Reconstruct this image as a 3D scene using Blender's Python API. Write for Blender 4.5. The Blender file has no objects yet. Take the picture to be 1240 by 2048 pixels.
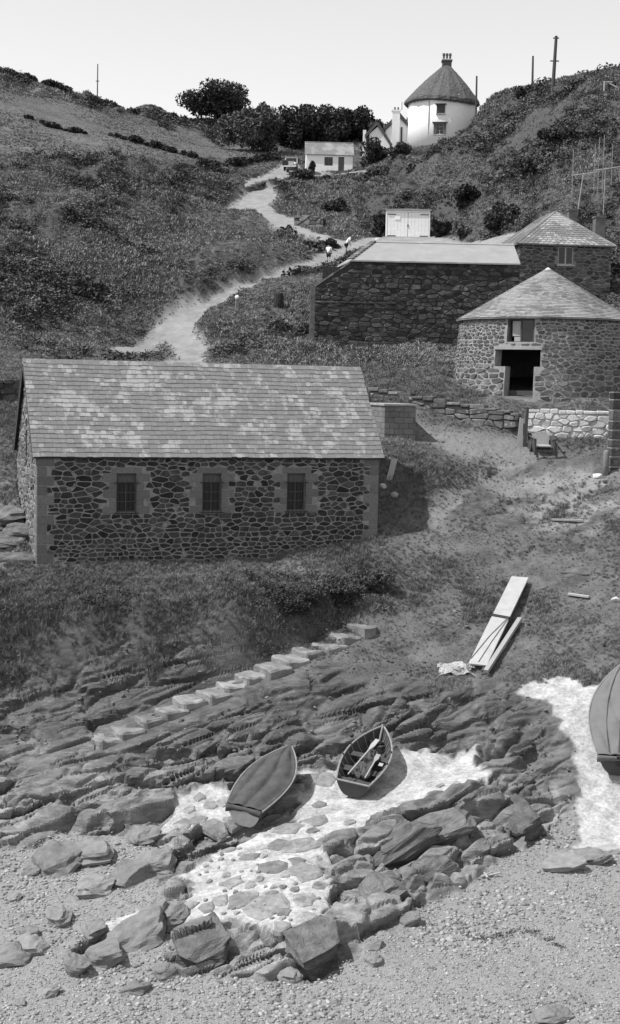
import bpy, bmesh, math, random
import numpy as np
from mathutils import Vector, Matrix
R = math.radians
scene = bpy.context.scene
COL = scene.collection
rng = np.random.default_rng(7)
random.seed(7)

# ------------------------------------------------------------------ camera
F = 2800.0                     # focal length in photo pixels (photo 1240 x 2048)
CAMZ = 14.0
PITCH = math.atan((1024 - 772) / F)
ROLL = R(1.2)
cf = np.array([0, math.cos(PITCH), -math.sin(PITCH)])
cr0 = np.array([1.0, 0, 0]); cu0 = np.array([0, math.sin(PITCH), math.cos(PITCH)])
cr = cr0 * math.cos(ROLL) + cu0 * math.sin(ROLL)
cu = cu0 * math.cos(ROLL) - cr0 * math.sin(ROLL)
cam_d = bpy.data.cameras.new('camera'); cam = bpy.data.objects.new('camera', cam_d); COL.objects.link(cam)
cam_d.sensor_fit = 'VERTICAL'; cam_d.sensor_height = 24; cam_d.lens = 24 * F / 2048
cam_d.clip_start = 0.5; cam_d.clip_end = 3000
M = Matrix(((cr[0], cu[0], -cf[0], 0), (cr[1], cu[1], -cf[1], 0), (cr[2], cu[2], -cf[2], CAMZ), (0, 0, 0, 1)))
cam.matrix_world = M
scene.camera = cam
scene.render.resolution_x, scene.render.resolution_y = 620, 1024

# ------------------------------------------------------------------ sky, sun, exposure
SUN_AZ = Vector((-1.0, -0.27)).normalized(); SUN_EL = R(57)
w = bpy.data.worlds.new('World'); scene.world = w; w.use_nodes = True
nt = w.node_tree; nt.nodes.clear()
sky = nt.nodes.new('ShaderNodeTexSky'); sky.sky_type = 'NISHITA'; sky.sun_disc = False
sky.sun_elevation = SUN_EL
sky.sun_rotation = math.atan2(SUN_AZ.x, SUN_AZ.y)
sky.air_density = 1.0; sky.dust_density = 0.3; sky.ozone_density = 1.0
sep = nt.nodes.new('ShaderNodeSeparateColor')       # black-and-white film, blue sensitive
bg = nt.nodes.new('ShaderNodeBackground'); bg.inputs[1].default_value = 0.12
wo = nt.nodes.new('ShaderNodeOutputWorld')
nt.links.new(sky.outputs[0], sep.inputs[0]); nt.links.new(sep.outputs[2], bg.inputs[0]); nt.links.new(bg.outputs[0], wo.inputs[0])
sl = bpy.data.lights.new('sun', 'SUN'); sl.energy = 3.7; sl.angle = R(0.5); sl.color = (1, 1, 1)
so = bpy.data.objects.new('sun', sl); COL.objects.link(so)
sdir = Vector((SUN_AZ.x * math.cos(SUN_EL), SUN_AZ.y * math.cos(SUN_EL), math.sin(SUN_EL)))
so.rotation_euler = sdir.to_track_quat('Z', 'Y').to_euler(); so.location = (-40, 40, 80)
vs = scene.view_settings; vs.view_transform = 'Standard'; vs.look = 'None'; vs.gamma = 1; vs.exposure = 0.5
scene.view_settings.use_curve_mapping = False

# ------------------------------------------------------------------ pixel <-> world
def ray(px, py):
    return cf + cr * ((px - 620) / F) + cu * ((1024 - py) / F)
def pix(px, py, D):
    d = ray(px, py); t = D / d[1]
    return np.array([0, 0, CAMZ]) + d * t
def proj(p):
    q = np.asarray(p, float) - np.array([0, 0, CAMZ])
    z = q @ cf
    return 620 + F * (q @ cr) / z, 1024 - F * (q @ cu) / z

# ------------------------------------------------------------------ numpy noise
def _hash(ix, iy, s):
    h = (ix.astype(np.int64) * 374761393 + iy.astype(np.int64) * 668265263 + s * 1274126177) & 0xffffffff
    h = ((h ^ (h >> 13)) * 1274126177) & 0xffffffff
    return ((h ^ (h >> 16)) & 0xffffff) / float(0xffffff)
def vnoise(x, y, s=0):
    ix = np.floor(x); iy = np.floor(y); fx = x - ix; fy = y - iy
    fx = fx * fx * fx * (fx * (fx * 6 - 15) + 10); fy = fy * fy * fy * (fy * (fy * 6 - 15) + 10)
    a = _hash(ix, iy, s); b = _hash(ix + 1, iy, s); c = _hash(ix, iy + 1, s); d = _hash(ix + 1, iy + 1, s)
    return (a + (b - a) * fx) * (1 - fy) + (c + (d - c) * fx) * fy - 0.5
def fbm(x, y, s=0, o=4, g=0.5):
    r = 0; a = 1.0
    for i in range(o):
        r = r + a * vnoise(x, y, s + i * 17); x = x * 2.03 + 11.3; y = y * 2.03 - 7.7; a *= g
    return r
def worley(x, y, s=0):
    ix = np.floor(x); iy = np.floor(y)
    f1 = np.full(x.shape, 9.0); f2 = np.full(x.shape, 9.0); idv = np.zeros(x.shape); gx = np.zeros(x.shape); gy = np.zeros(x.shape)
    for dx in (-1, 0, 1):
        for dy in (-1, 0, 1):
            cx = ix + dx; cy = iy + dy
            px_ = cx + 0.1 + 0.8 * _hash(cx, cy, s); py_ = cy + 0.1 + 0.8 * _hash(cx, cy, s + 5)
            d = np.hypot(px_ - x, py_ - y)
            n = d < f1
            f2 = np.where(n, f1, np.minimum(f2, d)); f1 = np.where(n, d, f1)
            idv = np.where(n, _hash(cx, cy, s + 9), idv); gx = np.where(n, x - px_, gx); gy = np.where(n, y - py_, gy)
    return f1, f2, idv, gx, gy
def _hash3(ix, iy, iz, s):
    h = (ix.astype(np.int64) * 374761393 + iy.astype(np.int64) * 668265263 + iz.astype(np.int64) * 2147483647 + s * 1274126177) & 0xffffffff
    h = ((h ^ (h >> 13)) * 1274126177) & 0xffffffff; h = ((h ^ (h >> 15)) * 2246822519) & 0xffffffff
    return ((h ^ (h >> 16)) & 0xffffff) / float(0xffffff)
def worley3(x, y, z, s=0):
    ix = np.floor(x); iy = np.floor(y); iz = np.floor(z); f1 = np.full(x.shape, 9.0); f2 = np.full(x.shape, 9.0); idv = np.zeros(x.shape)
    for dx in (-1, 0, 1):
        for dy in (-1, 0, 1):
            for dz in (-1, 0, 1):
                cx = ix + dx; cy = iy + dy; cz = iz + dz
                d = np.sqrt((cx + .1 + .8 * _hash3(cx, cy, cz, s) - x) ** 2 + (cy + .1 + .8 * _hash3(cx, cy, cz, s + 5) - y) ** 2 + (cz + .1 + .8 * _hash3(cx, cy, cz, s + 7) - z) ** 2)
                n = d < f1; f2 = np.where(n, f1, np.minimum(f2, d)); f1 = np.where(n, d, f1); idv = np.where(n, _hash3(cx, cy, cz, s + 9), idv)
    return f1, f2, idv
def sstep(a, b, x):
    t = np.clip((x - a) / (b - a), 0, 1); return t * t * (3 - 2 * t)

# ------------------------------------------------------------------ base relief: heights through points read off the photograph
CP = [(-400,2048,30),(0,2048,30),(400,2048,30),(800,2048,30),(1240,2048,30),(1640,2048,30),(-200,2500,23),(620,2500,23),(1440,2500,23),
(0,1840,35),(900,1840,35),(1240,1820,35.5),(1600,1820,35.5),(250,1850,34.3),(100,1920,32.9),(180,1760,37.3),
(600,1945,32.3),(600,1870,33.1),(550,1760,36),(500,1690,38.5),(640,1650,39.5),(430,1800,35.3),(330,1940,32.4),
(500,1655,39.6),(580,1580,42),(420,1600,41.3),(700,1600,41.3),(800,1540,43.2),(930,1510,44.2),
(840,1810,35.8),(930,1760,37.2),(1050,1690,39.5),(700,1700,37.6),(800,1680,38.4),(900,1600,40.4),(1000,1570,41.3),(1060,1650,40.5),(1130,1530,42.8),(1110,1610,41.4),
(1000,1450,44.5),(850,1450,45),(700,1430,45.5),(620,1540,43.2),(620,1480,44.3),(640,1400,46),
(1200,1600,41.8),(1180,1720,38.8),(1200,1420,45),(1100,1380,46.3),
(50,1690,39.5),(300,1660,39.8),(0,1600,41),(200,1570,42),(350,1550,42.5),(100,1500,43.5),(300,1500,43.7),
(200,1470,44.2),(330,1410,45.6),(500,1345,47.3),(620,1290,48.6),(718,1257,49.6),(400,1432,45),(550,1380,46),
(0,1440,45.3),(0,1380,46.4),(0,1315,46.9),(150,1370,46.8),(150,1280,47.3),(300,1335,47.2),(300,1270,47.7),(450,1295,48.1),(450,1240,48.7),(600,1250,49.2),(600,1210,49.8),
(0,1200,48.8),(150,1200,48.9),(0,1140,50.6),(300,1200,49.2),(75,1135,50.9),(300,1145,51.5),(500,1155,52.3),(700,1150,53),(700,1190,51.5),(780,1110,54),(850,1130,53.5),
(820,1050,56.2),(890,1010,57.5),(850,930,59.5),(780,900,60),(780,1010,57.5),
(950,1100,54.5),(1050,1050,56.5),(1200,1050,56.2),(1240,1200,51),(1000,1200,52),(850,1250,50.3),(1000,1300,48.8),(850,1350,47.5),(1150,1280,48.8),(1240,1330,47),
(950,960,60.5),(1100,960,61),(1150,908,62.6),(1000,890,63),(870,862,64.2),(790,850,65),(1240,930,61.5),
(830,792,66.2),(1000,805,65.4),(1150,812,64.6),(1240,812,64.6),(907,745,69.5),(1240,790,66.5),(740,770,70),(800,720,76),(700,700,79),(628,690,80),(900,700,80),
(600,690,82),(500,650,88),(560,610,94),(400,715,84),(380,700,85),(300,690,87),(450,590,97),(560,556,104),(650,525,112),(690,505,117),
(0,720,72),(0,765,66),(20,860,60),(20,970,56),(20,1090,52.5),(400,900,61),
(150,600,90),(0,600,86),(150,500,104),(0,500,98),(300,560,98),(300,480,115),(400,500,112),(500,520,108),(550,480,118),(600,500,114),(590,462,128),
(0,400,118),(200,400,128),(350,420,132),(430,412,145),(400,350,155),(200,340,145),(0,300,150),(300,290,170),(150,240,180),(0,200,182),(0,150,198),(100,185,200),(160,198,205),(260,218,208),(370,242,212),(430,280,200),
(460,300,190),(560,330,172),(500,350,163),(-100,240,300),(150,260,300),(400,300,300),(700,330,260),
(600,343,170),(700,343,168),(750,330,160),(560,400,146),(650,420,140),(520,430,138),(650,455,130),(740,472,125),(700,380,150),(760,420,136),(870,455,126),(960,470,118),
(430,250,207),(520,300,188),(650,300,190),(720,285,190),
(830,295,163),(940,268,163),(860,293,159),(888,289,158),(918,279,158),(938,262,159),(960,218,160),(1000,212,155),(1040,200,150),(1100,190,146),(1170,170,142),(1240,150,138),(1000,280,260),(1240,240,240),(1500,240,240),
(900,340,142),(1000,300,138),(1000,400,122),(1100,300,128),(1100,400,114),(1150,255,127),(1180,310,117),(1220,350,110),(1220,440,102),(1000,470,110),(820,400,135),(1240,230,128),
(815,478,124),(860,488,118),(850,560,95),(1000,560,95),(1232,600,90),
(-300,1690,39.5),(-300,1140,51),(-300,720,72),(-300,450,105),(-300,180,185),(-200,100,200),(1500,1700,40),(1500,1350,46),(1500,1000,58),(1500,790,66.5),(1500,440,100),(1500,150,130),
(200,420,600),(1000,420,600)]
P = np.array([pix(*c) for c in CP])
YMIN, YMAX = 23.0, 620.0
def uv_of(x, y):
    return x / (4 + 0.30 * y), np.log(np.maximum(y, 1) / YMIN) / math.log(YMAX / YMIN)
KS = 3.3                                                   # ln-depth vs lateral scale in the interpolation plane
def rbf_fit():
    q = np.stack([P[:, 0] / P[:, 1] * 1.0, np.log(P[:, 1])], 1)
    d = np.sqrt(((q[:, None] - q[None]) ** 2).sum(-1) + 0.012 ** 2)
    A = np.zeros((len(q) + 3, len(q) + 3)); A[:len(q), :len(q)] = d - 0.0 * np.eye(len(q))
    A[:len(q), len(q):] = np.c_[np.ones(len(q)), q]; A[len(q):, :len(q)] = A[:len(q), len(q):].T
    sol = np.linalg.solve(A, np.r_[P[:, 2], 0, 0, 0])
    return q, sol
_q, _sol = rbf_fit()
def rbf(x, y):
    sh = x.shape; a = np.stack([(x / y).ravel(), np.log(y).ravel()], 1); out = np.zeros(len(a)); n = len(_q)
    for i in range(0, len(a), 20000):
        b = a[i:i + 20000]
        d = np.sqrt(((b[:, None] - _q[None]) ** 2).sum(-1) + 0.012 ** 2)
        out[i:i + 20000] = d @ _sol[:n] + _sol[n] + b @ _sol[n + 1:]
    return out.reshape(sh)
NCX, NCY = 150, 300
_v = np.linspace(0, 1, NCY); _u = np.linspace(-1, 1, NCX)
_yy = YMIN * np.exp(_v * math.log(YMAX / YMIN))
_X = _u[None, :] * (4 + 0.30 * _yy[:, None]); _Y = np.repeat(_yy[:, None], NCX, 1)
H0 = rbf(_X, _Y)
def bilin(G, x, y):
    u, v = uv_of(np.asarray(x, float), np.asarray(y, float))
    fu = np.clip((u + 1) / 2, 0, 1) * (G.shape[1] - 1); fv = np.clip(v, 0, 1) * (G.shape[0] - 1)
    i = np.minimum(fu.astype(int), G.shape[1] - 2); j = np.minimum(fv.astype(int), G.shape[0] - 2)
    a = fu - i; b = fv - j
    return (G[j, i] * (1 - a) + G[j, i + 1] * a) * (1 - b) + (G[j + 1, i] * (1 - a) + G[j + 1, i + 1] * a) * b
def h0(x, y): return bilin(H0, x, y)
def onground(px, py, fn=h0, y0=24.0, y1=320.0):
    d = ray(px, py); ts = np.geomspace(y0, y1, 1500) / d[1]
    x = d[0] * ts; y = d[1] * ts; z = CAMZ + d[2] * ts
    g = fn(x, y) - z
    k = np.nonzero(g > 0)[0]
    k = k[0] if len(k) else len(ts) - 1
    if k > 0:
        a = g[k - 1] / (g[k - 1] - g[k] + 1e-9); t = ts[k - 1] + (ts[k] - ts[k - 1]) * a
    else: t = ts[0]
    return np.array([d[0] * t, d[1] * t, CAMZ + d[2] * t])
def wpoly(pts): return np.array([onground(*p)[:2] for p in pts])
def sdf(x, y, poly):                                       # signed distance, inside > 0
    d = np.full(x.shape, 1e9); ins = np.zeros(x.shape, bool); n = len(poly)
    for i in range(n):
        ax, ay = poly[i]; bx, by = poly[(i + 1) % n]
        ex, ey = bx - ax, by - ay; L = ex * ex + ey * ey + 1e-12
        t = np.clip(((x - ax) * ex + (y - ay) * ey) / L, 0, 1)
        d = np.minimum(d, np.hypot(x - ax - t * ex, y - ay - t * ey))
        c = ((ay > y) != (by > y)) & (x < (bx - ax) * (y - ay) / (by - ay + 1e-12) + ax)
        ins ^= c
    return np.where(ins, d, -d)
def pdist(x, y, line, widths):                             # distance to a polyline minus its local half width
    d = np.full(x.shape, 1e9)
    for i in range(len(line) - 1):
        ax, ay = line[i]; bx, by = line[i + 1]; ex, ey = bx - ax, by - ay; L = ex * ex + ey * ey + 1e-12
        t = np.clip(((x - ax) * ex + (y - ay) * ey) / L, 0, 1)
        d = np.minimum(d, np.hypot(x - ax - t * ex, y - ay - t * ey) - (widths[i] * (1 - t) + widths[i + 1] * t))
    return d
# ------------------------------------------------------------------ scene helpers
def link(o, parent=None):
    COL.objects.link(o)
    if parent is not None: o.parent = parent
    return o
def tag(o, label=None, cat=None, group=None, kind=None):
    if label: o['label'] = label
    if cat: o['category'] = cat
    if group: o['group'] = group
    if kind: o['kind'] = kind
    return o
def mk(name, verts, faces, m=None, parent=None, smooth=False):
    me = bpy.data.meshes.new(name); me.from_pydata([tuple(map(float, v)) for v in verts], [], faces)
    if m: me.materials.append(m)
    if smooth: me.polygons.foreach_set('use_smooth', [True] * len(me.polygons))
    me.update()
    return link(bpy.data.objects.new(name, me), parent)
def empty(name, loc, rz=0, label=None, cat=None, group=None):
    o = bpy.data.objects.new(name, None); o.empty_display_size = 0.3
    o.location = tuple(map(float, loc)); o.rotation_euler = (0, 0, rz); link(o); tag(o, label, cat, group); return o
class MB:
    def __init__(s): s.v = []; s.f = []
    def add(s, v, f):
        n = len(s.v); s.v += [tuple(map(float, p)) for p in v]; s.f += [tuple(i + n for i in q) for q in f]; return s
    def box(s, a, b):
        x0, y0, z0 = a; x1, y1, z1 = b
        return s.add([(x0,y0,z0),(x1,y0,z0),(x1,y1,z0),(x0,y1,z0),(x0,y0,z1),(x1,y0,z1),(x1,y1,z1),(x0,y1,z1)],
                     [(3,2,1,0),(4,5,6,7),(0,1,5,4),(1,2,6,5),(2,3,7,6),(3,0,4,7)])
    def prism(s, poly, ext):                      # poly: list of 3d points (planar), ext: extrusion vector
        n = len(poly); e = np.array(ext, float); a = [np.array(p, float) for p in poly]
        return s.add([*a, *[p + e for p in a]], [tuple(range(n))[::-1], tuple(range(n, 2 * n))] + [(i, (i + 1) % n, n + (i + 1) % n, n + i) for i in range(n)])
    def tube(s, p, q, r0, r1=None, n=8):
        r1 = r0 if r1 is None else r1; p = Vector(p); q = Vector(q); d = (q - p).normalized()
        a = d.orthogonal().normalized(); b = d.cross(a); v = []
        for c, r in ((p, r0), (q, r1)):
            for i in range(n):
                t = 2 * math.pi * i / n; v.append(c + a * (r * math.cos(t)) + b * (r * math.sin(t)))
        return s.add(v, [(i, (i + 1) % n, n + (i + 1) % n, n + i) for i in range(n)] + [tuple(range(n))[::-1], tuple(range(n, 2 * n))])
    def path(s, pts, r, n=6):
        for a, b in zip(pts[:-1], pts[1:]): s.tube(a, b, r, r, n)
        return s
    def lathe(s, prof, n=16, c=(0, 0, 0)):        # prof: [(r, z)]
        v = []; f = []
        for r, z in prof:
            for i in range(n):
                t = 2 * math.pi * i / n; v.append((c[0] + r * math.cos(t), c[1] + r * math.sin(t), c[2] + z))
        for k in range(len(prof) - 1):
            for i in range(n): f.append((k * n + i, k * n + (i + 1) % n, (k + 1) * n + (i + 1) % n, (k + 1) * n + i))
        f.append(tuple(range(n))[::-1]); f.append(tuple(range((len(prof) - 1) * n, len(prof) * n)))
        return s.add(v, f)
    def build(s, name, m=None, parent=None, smooth=False): return mk(name, s.v, s.f, m, parent, smooth)
def bevel(o, wd=0.01, seg=1):
    md = o.modifiers.new('bevel', 'BEVEL'); md.width = wd; md.segments = seg; md.limit_method = 'ANGLE'; return o

# ------------------------------------------------------------------ materials (black-and-white photograph: neutral greys)
def g3(v): return (v, v, v, 1)
def mat(name, base, var=0.35, scale=4.0, rough=0.9, bump=0.0, bscale=None, rnd=0.0, detail=6, stretch=None, island=False, spec=0.25, spots=None):
    m = bpy.data.materials.new(name); m.use_nodes = True; t = m.node_tree; N = t.nodes; L = t.links; b = N['Principled BSDF']
    b.inputs['Roughness'].default_value = rough; b.inputs['Specular IOR Level'].default_value = spec
    tc = N.new('ShaderNodeTexCoord'); src = tc.outputs['Object']
    if stretch:
        mp = N.new('ShaderNodeMapping'); mp.inputs['Scale'].default_value = stretch; L.new(src, mp.inputs[0]); src = mp.outputs[0]
    off = None
    if rnd or island:
        oi = N.new('ShaderNodeObjectInfo'); ge = N.new('ShaderNodeNewGeometry')
        ad = N.new('ShaderNodeMath'); ad.operation = 'ADD'; L.new(oi.outputs['Random'], ad.inputs[0]); L.new(ge.outputs['Random Per Island'], ad.inputs[1])
        fr = N.new('ShaderNodeMath'); fr.operation = 'FRACT'; L.new(ad.outputs[0], fr.inputs[0]); off = fr.outputs[0]
        vm = N.new('ShaderNodeVectorMath'); vm.operation = 'ADD'; L.new(src, vm.inputs[0])
        sc = N.new('ShaderNodeVectorMath'); sc.operation = 'SCALE'; sc.inputs[0].default_value = (31, 17, 23); L.new(off, sc.inputs['Scale']); L.new(sc.outputs[0], vm.inputs[1]); src = vm.outputs[0]
    n1 = N.new('ShaderNodeTexNoise'); n1.inputs['Scale'].default_value = scale; n1.inputs['Detail'].default_value = detail; n1.inputs['Roughness'].default_value = 0.62
    L.new(src, n1.inputs['Vector'])
    mr = N.new('ShaderNodeMapRange'); mr.inputs[1].default_value = 0.25; mr.inputs[2].default_value = 0.75
    mr.inputs[3].default_value = base * (1 - var); mr.inputs[4].default_value = base * (1 + var); L.new(n1.outputs[0], mr.inputs[0]); val = mr.outputs[0]
    if rnd:
        mr2 = N.new('ShaderNodeMapRange'); mr2.inputs[3].default_value = 1 - rnd; mr2.inputs[4].default_value = 1 + rnd; L.new(off, mr2.inputs[0])
        mu = N.new('ShaderNodeMath'); mu.operation = 'MULTIPLY'; L.new(val, mu.inputs[0]); L.new(mr2.outputs[0], mu.inputs[1]); val = mu.outputs[0]
    if spots:                                    # (scale, threshold, value): lichen or stains with a shape of their own
        n2 = N.new('ShaderNodeTexNoise'); n2.inputs['Scale'].default_value = spots[0]; n2.inputs['Detail'].default_value = 5; L.new(src, n2.inputs['Vector'])
        m3 = N.new('ShaderNodeMapRange'); m3.inputs[1].default_value = spots[1]; m3.inputs[2].default_value = spots[1] + 0.06; L.new(n2.outputs[0], m3.inputs[0])
        mx = N.new('ShaderNodeMix'); mx.data_type = 'FLOAT'; L.new(m3.outputs[0], mx.inputs[0]); L.new(val, mx.inputs[2]); mx.inputs[3].default_value = spots[2]; val = mx.outputs[0]
    cc = N.new('ShaderNodeCombineColor')
    for i in range(3): L.new(val, cc.inputs[i])
    L.new(cc.outputs[0], b.inputs['Base Color'])
    if bump:
        n3 = N.new('ShaderNodeTexNoise'); n3.inputs['Scale'].default_value = bscale or scale * 3; n3.inputs['Detail'].default_value = 8; L.new(src, n3.inputs['Vector'])
        bp = N.new('ShaderNodeBump'); bp.inputs['Strength'].default_value = 1.0; bp.inputs['Distance'].default_value = bump; L.new(n3.outputs[0], bp.inputs['Height']); L.new(bp.outputs[0], b.inputs['Normal'])
    return m

# ------------------------------------------------------------------ ground classes, outlined on the photograph and laid on the relief
SHINGLE = [(-500,1690),(0,1695),(110,1678),(260,1664),(330,1690),(290,1740),(330,1790),(300,1812),(190,1860),(120,1900),(200,1900),(300,1870),(345,1880),(310,1945),(420,1955),(560,1948),(665,1945),(730,1895),(840,1818),(940,1760),(1050,1690),(1130,1625),(1152,1610),(1140,1690),(1108,1748),(1240,1708),(1600,1700),(1700,2560),(-600,2560)]
CEM = [[(585,1640),(625,1570),(600,1540),(690,1530),(800,1500),(955,1490),(965,1555),(880,1585),(760,1640),(700,1662),(640,1668)],
       [(1040,1362),(1095,1350),(1180,1370),(1400,1370),(1400,1700),(1240,1706),(1150,1722),(1110,1745),(1145,1690),(1160,1600),(1150,1530),(1120,1450),(1085,1405),(1035,1390)],
       [(345,1762),(470,1690),(560,1650),(640,1655),(655,1790),(645,1850),(545,1862),(475,1832),(370,1835),(235,1862),(185,1866),(225,1832),(360,1795),(400,1780)],
       [(365,1582),(408,1562),(485,1592),(460,1640),(380,1665),(335,1662),(345,1630)]]
ROCK = [(-500,1335),(0,1328),(160,1285),(300,1284),(450,1252),(560,1245),(640,1325),(760,1385),(900,1378),(980,1362),(1060,1395),(1105,1450),(1150,1520),(1165,1620),(1100,1760),(940,1790),(720,1950),(320,1975),(100,1960),(0,1720),(-500,1710)]
FIELD = [(-600,165),(0,170),(160,215),(370,250),(450,290),(560,316),(440,330),(300,322),(150,316),(0,325),(-500,330)]
EARTH = [(640,1330),(730,1258),(850,1215),(950,1150),(900,1100),(770,1100),(760,1000),(900,1000),(1000,960),(860,880),(800,860),(830,842),(960,880),(1060,900),(1240,905),(1500,905),(1500,1390),(1240,1375),(1080,1345),(980,1360),(900,1378),(760,1385)]
WORN2 = [(-60,1010),(42,1012),(55,1085),(66,1130),(-60,1138)]
WORN = [(1000,930),(1080,915),(1240,930),(1260,1020),(1180,1055),(1090,1050),(1010,1010)]
SCRUB = [[(0,480),(60,495),(130,530),(200,575),(175,622),(60,645),(0,655),(-300,655),(-300,480)],
         [(150,322),(330,330),(460,330),(480,372),(420,395),(330,385),(230,430),(160,400)],
         [(380,592),(480,548),(620,522),(690,482),(600,488),(500,520),(420,552)],
         [(555,352),(620,347),(700,342),(780,300),(840,318),(860,420),(740,452),(640,400),(560,392)],
         [(545,1160),(780,1138),(790,1165),(740,1215),(620,1250),(520,1215)],
         [(840,318),(950,232),(1030,200),(1240,170),(1500,160),(1500,470),(1240,470),(1100,440),(900,470),(860,430)],
         [(-60,1300),(0,1292),(160,1262),(300,1266),(450,1246),(560,1238),(565,1262),(450,1277),(300,1294),(160,1292),(0,1322),(-60,1326)],
         [(60,1225),(220,1200),(330,1215),(420,1235),(300,1262),(120,1262)],[(430,1175),(540,1165),(540,1215),(450,1225)],[(-60,1180),(20,1190),(40,1240),(-60,1280)],
         [(0,400),(200,440),(260,520),(120,520),(0,470)]]
ROAD1 = [(330,745,1.6),(385,700,1.3),(350,668,1.4),(405,620,1.3),(465,582,1.3),(560,554,1.2),(640,528,1.2),(700,497,1.6),(760,484,2.2),(815,483,3.0),(1000,486,2.6)]
ROAD1B = [(240,700,0.9),(330,660,1.2),(400,612,1.4)]
ROAD2 = [(700,492,1.7),(650,474,1.5),(590,458,1.7),(545,436,2.2),(490,412,3.4),(530,388,2.4)]
ROAD3 = [(530,388,2.0),(500,375,2.0),(545,356,2.2),(585,336,2.2),(612,345,2.0),(720,346,1.6)]
PATHB = [(800,862,0.7),(900,885,0.8),(1000,905,0.9),(1060,935,1.2)]
TRACK = [(870,1040,0.5),(940,1005,0.6),(1030,965,0.7)]
def wline(l): return wpoly([p[:2] for p in l]), [p[2] for p in l]

# building pads
TH = R(19); A_BH = pix(73, 1130, 51.0); L_BH = 13.42; W_BH = 5.6; H_BH = 4.05
bh_d = np.array([math.cos(TH), math.sin(TH)]); bh_n = np.array([-math.sin(TH), math.cos(TH)])
def pad(x, y, org, d, n, L, W, mg):
    a = (x - org[0]) * d[0] + (y - org[1]) * d[1]; b = (x - org[0]) * n[0] + (y - org[1]) * n[1]
    return np.minimum(np.minimum(a + mg, L + mg - a), np.minimum(b + mg, W + mg - b))
C_RB = pix(1093, 628, 69.6)[:2]; R_RB = 4.3
Z_RB = pix(1040, 795, 65.3)[2]
G_GA = pix(815, 478, 124.5); T_TH = pix(882, 285, 167.0); CO = pix(612, 343, 168.5)

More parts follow.
